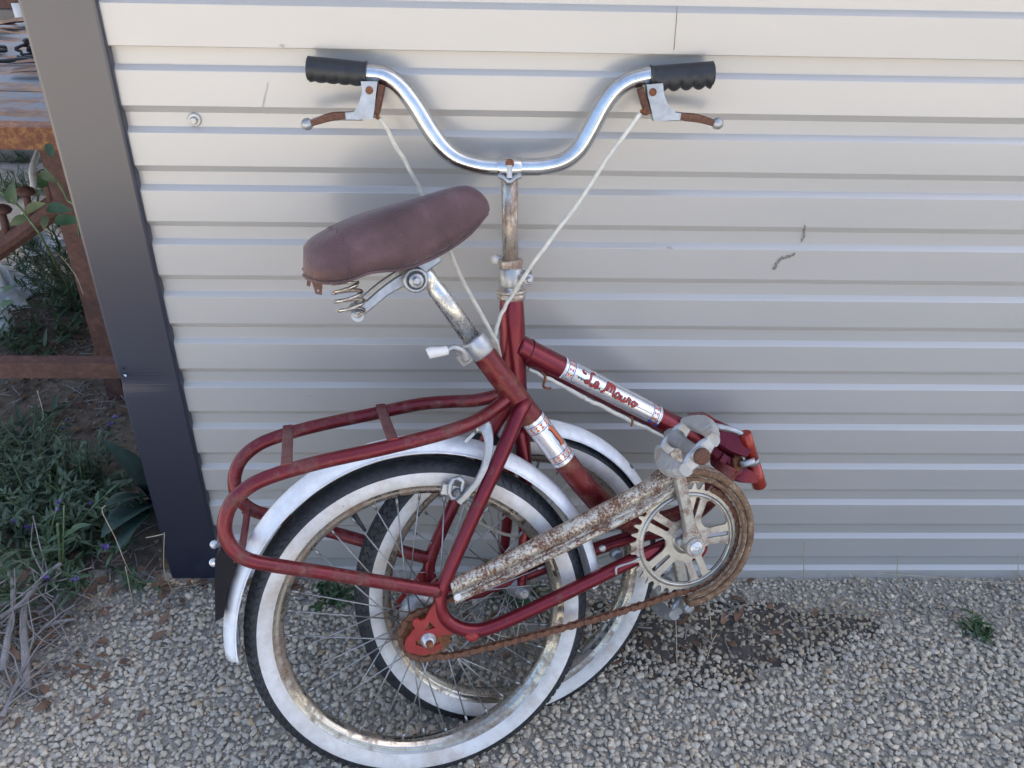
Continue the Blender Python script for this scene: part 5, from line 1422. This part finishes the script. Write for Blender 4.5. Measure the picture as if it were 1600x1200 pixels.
# vine with rounded leaves climbing past the pegs
t = thing('climbing_weed', V((-1.2550,1.1649,0.0000)), 'thin weed with rounded yellow-green leaves climbing past the steel pegs', 'weed')
to = V(t.location)
mb = MB()
mb.tube([V(0, 0, 0), V((-0.9480,0.5200,0.4731)) - to, V((-0.9666,0.5200,0.5283)) - to, V((-0.9836,0.5200,0.5622)) - to, V((-1.0092,0.5200,0.5870)) - to], 0.0026, 6, 5)
mb.tube([V(0.02, 0, 0), V((-0.8646,0.5200,0.5250)) - to, V((-0.8755,0.5200,0.5718)) - to, V((-0.8815,0.5200,0.5995)) - to, V((-0.9034,0.5200,0.6401)) - to], 0.0022, 6, 5)
mb.build('stem', 'stem', t)
for i, (a, b, w, m_) in enumerate((((-0.9928,0.5200,0.5621), (-0.9741,0.5100,0.6157), 0.036, 'leaf_bright'), ((-0.9658,0.5200,0.5454), (-0.9159,0.5000,0.5761), 0.032, 'leaf_yellow'), ((-0.9213,0.5200,0.5530), (-0.8612,0.5000,0.5600), 0.036, 'leaf_bright'), ((-0.9129,0.5200,0.5245), (-0.8457,0.5000,0.5376), 0.036, 'leaf_bright'), ((-0.9166,0.5200,0.6291), (-0.8751,0.5000,0.6177), 0.028, 'leaf_yellow'), ((-0.9143,0.5200,0.5991), (-0.9120,0.5000,0.6334), 0.026, 'leaf_bright'), ((-0.9289,0.5200,0.5344), (-0.9347,0.5000,0.5109), 0.024, 'leaf_yellow'), ((-0.9724,0.5200,0.5311), (-1.0059,0.5000,0.5217), 0.030, 'leaf_yellow'), ((-0.8838,0.5200,0.6893), (-0.8728,0.5000,0.6657), 0.024, 'leaf_bright'), ((-1.0132,0.4000,0.3835), (-0.9799,0.4000,0.3987), 0.02, 'leaf'), ((-0.9966,0.4000,0.4178), (-0.9728,0.4000,0.4327), 0.02, 'leaf'))):
    a, b = V(a) - to, V(b) - to
    mb = MB(); leaf(mb, a, b - a, V(0.2, -0.7, 0.7), (b - a).length * 0.9, w * 0.72, 0.5, 0.3, 6); mb.build('leaf', m_, t)
# dead branches at the left edge
r6 = random.Random(9)
def branch(pts, r0, label, seed, twigs=7):
    P = [V(p) for p in pts]
    t = thing('dead_branch', P[0], label, 'branch', 'dead branches at the left edge')
    rr = [r0 * (1 - 0.6 * i / (len(P) - 1)) for i in range(len(P))]
    mb = MB(); mb.tube([p - P[0] for p in P], rr, 8, 5); mb.build('limb', 'twig', t)
    r = random.Random(seed); Q, _ = catmull(P, rr, 8)
    mb = MB()
    for k in range(twigs):
        c = Q[r.randrange(len(Q))] - P[0]
        d = vdir(r, -15, 50); pp = [c]
        for j in range(4):
            pp.append(pp[-1] + d * r.uniform(0.015, 0.04)); d = (d + V(r.uniform(-.4, .4), r.uniform(-.4, .4), r.uniform(-.4, .3))).normalized()
        for q in pp: q.z = max(q.z, 0.008 - P[0].z)
        mb.tube(pp, [0.0018, 0.0016, 0.0013, 0.001, 0.0007], 5, 3)
    mb.build('twigs', 'twig', t)
branch([(-0.8244,-0.2324,0.0100), (-0.8383,-0.1657,0.0300), (-0.8445,-0.1246,0.0500), (-0.8569,-0.0834,0.0800), (-0.8733,-0.0733,0.1100)], 0.0075, 'grey dead branch standing at the very left edge', 1)
branch([(-0.7671,-0.2705,0.0080), (-0.7971,-0.1999,0.0200), (-0.8189,-0.1455,0.0400), (-0.8263,-0.1064,0.0550), (-0.8008,-0.0756,0.0800), (-0.7719,-0.0635,0.1000)], 0.0085, 'grey forked dead branch rising below the pale green stem', 2, 10)
branch([(-0.8567,-0.1470,0.0500), (-0.8331,-0.1217,0.0550), (-0.8138,-0.0847,0.0600), (-0.7903,-0.0689,0.0650), (-0.7877,-0.0430,0.0800)], 0.005, 'thin pale dead branch crossing the forked one', 3)
branch([(-0.7969,-0.1385,0.0120), (-0.7707,-0.1308,0.0200), (-0.7394,-0.1235,0.0200)], 0.0055, 'short pale broken stick lying on the gravel', 4, 3)
branch([(-0.7836,-0.3425,0.0060), (-0.7850,-0.2798,0.0120), (-0.7871,-0.2273,0.0200), (-0.7944,-0.1859,0.0200)], 0.0055, 'grey root-like dead branch at the lower left', 5, 12)
branch([(-0.8128,-0.1124,0.0200), (-0.7903,-0.0909,0.0300), (-0.7787,-0.0784,0.0500)], 0.004, 'small dead twig leaning beside the forked branch', 6, 5)

# loose litter: dead leaves, twiggy bits and straw
r7 = random.Random(21)
lit, stw = MB(), MB()
spots = [((-0.7888,-0.1545,0.0000), 0.10, 90), ((-0.7849,-0.2642,0.0000), 0.09, 80), ((-0.7986,-0.0465,0.0000), 0.08, 70), ((-0.7639,0.0209,0.0000), 0.08, 60), ((-0.5892,0.0202,0.0000), 0.05, 30), ((-1.0669,0.5763,-0.0000), 0.16, 120), ((-1.0826,0.8243,0.0000), 0.20, 170), ((-1.2090,0.9656,0.0000), 0.20, 160), ((-0.9152,0.5491,0.0000), 0.10, 60), ((-1.3482,1.1215,0.0000), 0.20, 120), ((0.4476,-0.1248,0.0000), 0.06, 16), ((0.5647,-0.1783,0.0000), 0.05, 14), ((0.2973,-0.1617,0.0000), 0.05, 14), ((-0.1394,-0.0980,0.0000), 0.06, 20), ((0.0402,-0.1300,0.0000), 0.10, 36), ((-0.4136,0.0196,0.0000), 0.05, 20), ((0.8473,-0.0117,0.0000), 0.25, 10), ((-0.5910,-0.0955,0.0000), 0.08, 14)]
for c, s, n in spots:
    for i in range(n):
        p = V(c) + V(r7.gauss(0, s), r7.gauss(0, s * 0.7), 0)
        if p.y > -0.02 and p.x > -0.63: p.y = -0.02 - 0.02 * r7.random()
        p.z = (0.008 if p.y < 0 else 0.014) + 0.004 * r7.random()
        if r7.random() < 0.5:
            leaf(lit, p, vdir(r7, -5, 25), V(r7.uniform(-.3, .3), r7.uniform(-.3, .3), 1), r7.uniform(0.012, 0.035), r7.uniform(0.006, 0.016), r7.uniform(-0.6, 1.2), r7.uniform(-.4, .5), 3)
        else:
            d = vdir(r7, -4, 14); q = [p, p + d * r7.uniform(0.01, 0.03), p + d * r7.uniform(0.03, 0.06) + V(r7.uniform(-.01, .01), r7.uniform(-.01, .01), 0)]
            for k in q: k.z = max(k.z, 0.009)
            stw.tube(q, r7.uniform(0.0006, 0.0016), 4, 2)
lit.build('leaf_litter', 'dead_leaf', None, label='brown dead leaves scattered over the gravel', category='leaf litter', kind='stuff')
stw.build('twig_litter', 'twig', None, label='fine dry twigs scattered over the gravel and soil', category='twigs', kind='stuff')
# dry grass stalks
gs = MB()
for pts in ([(-0.6830,-0.0017,0.0050), (-0.6351,-0.1000,0.1353), (-0.6507,-0.0800,0.1777), (-0.6706,-0.0600,0.2196), (-0.6617,-0.0600,0.2343)], [(-0.5853,-0.0523,0.0050), (-0.5967,-0.0500,0.0616), (-0.5820,-0.0400,0.1530)], [(-0.6473,-0.0997,0.0050), (-0.6279,-0.1200,0.1162), (-0.6256,-0.1200,0.1473)], [(-0.5777,-0.0500,0.1591), (-0.5984,-0.0500,0.1529), (-0.6127,-0.0500,0.1499)],
            [(0.7418,-0.0021,0.0120), (0.8421,-0.0150,0.0140), (0.9403,-0.0259,0.0140), (1.0267,-0.0346,0.0120), (1.0789,-0.0346,0.0100)], [(0.4156,-0.1677,0.0060), (0.3847,-0.2200,0.1228), (0.3822,-0.2000,0.1477), (0.3840,-0.1800,0.1805)], [(0.3364,-0.2518,0.0060), (0.3204,-0.2600,0.1138), (0.3136,-0.2600,0.1599)], [(0.6327,-0.0167,0.0060), (0.6169,-0.0300,0.0625), (0.6123,-0.0200,0.1064)],
            [(0.8175,-0.0175,0.0060), (0.8091,-0.0200,0.0434), (0.8047,-0.0150,0.0677)], [(1.0630,-0.0185,0.0060), (1.0480,-0.0200,0.0512), (1.0428,-0.0150,0.0704)], [(0.3980,-0.2109,0.0060), (0.4092,-0.1870,0.0200), (0.4200,-0.1738,0.0300)],
            [(-1.0815,0.5068,0.0100), (-0.9070,0.2500,0.2083), (-0.9029,0.2500,0.2712)], [(-0.8606,0.4500,0.3863), (-0.8656,0.4500,0.4315), (-0.8849,0.4500,0.4753)], [(-0.6286,-0.0468,0.0080), (-0.5591,-0.0345,0.0120), (-0.5440,-0.0242,0.0100)], [(-0.5759,-0.1818,0.0100), (-0.5334,-0.1826,0.0140), (-0.5070,-0.1783,0.0120)], [(-0.7202,-0.3341,0.0100), (-0.6998,-0.3070,0.0140), (-0.6901,-0.2806,0.0120)]):
    gs.tube(pts, 0.0008, 5, 5)
for a, b in (((0.7012,0.0060,0.0040), (0.7033,-0.0175,0.0100)), ((0.6913,-0.0047,0.0200), (0.6816,-0.0097,0.0040)), ((0.7364,-0.0361,0.0200), (0.7454,0.0039,0.0060)), ((0.7474,-0.0293,0.0060), (0.7526,-0.0237,0.0300)), ((0.7262,-0.0036,0.0100), (0.7308,-0.0139,0.0080)), ((0.6941,-0.0797,0.0100), (0.6761,-0.0945,0.0120))):
    a, b = V(a), V(b)
    leaf(gs, a, b - a, V(0, -0.4, 1), (b - a).length, 0.004, 0.1, 0.3, 3)
gs.build('dry_grass', 'straw', None, label='dry straw-coloured grass stalks standing and lying in the gravel', category='dry grass', kind='stuff')
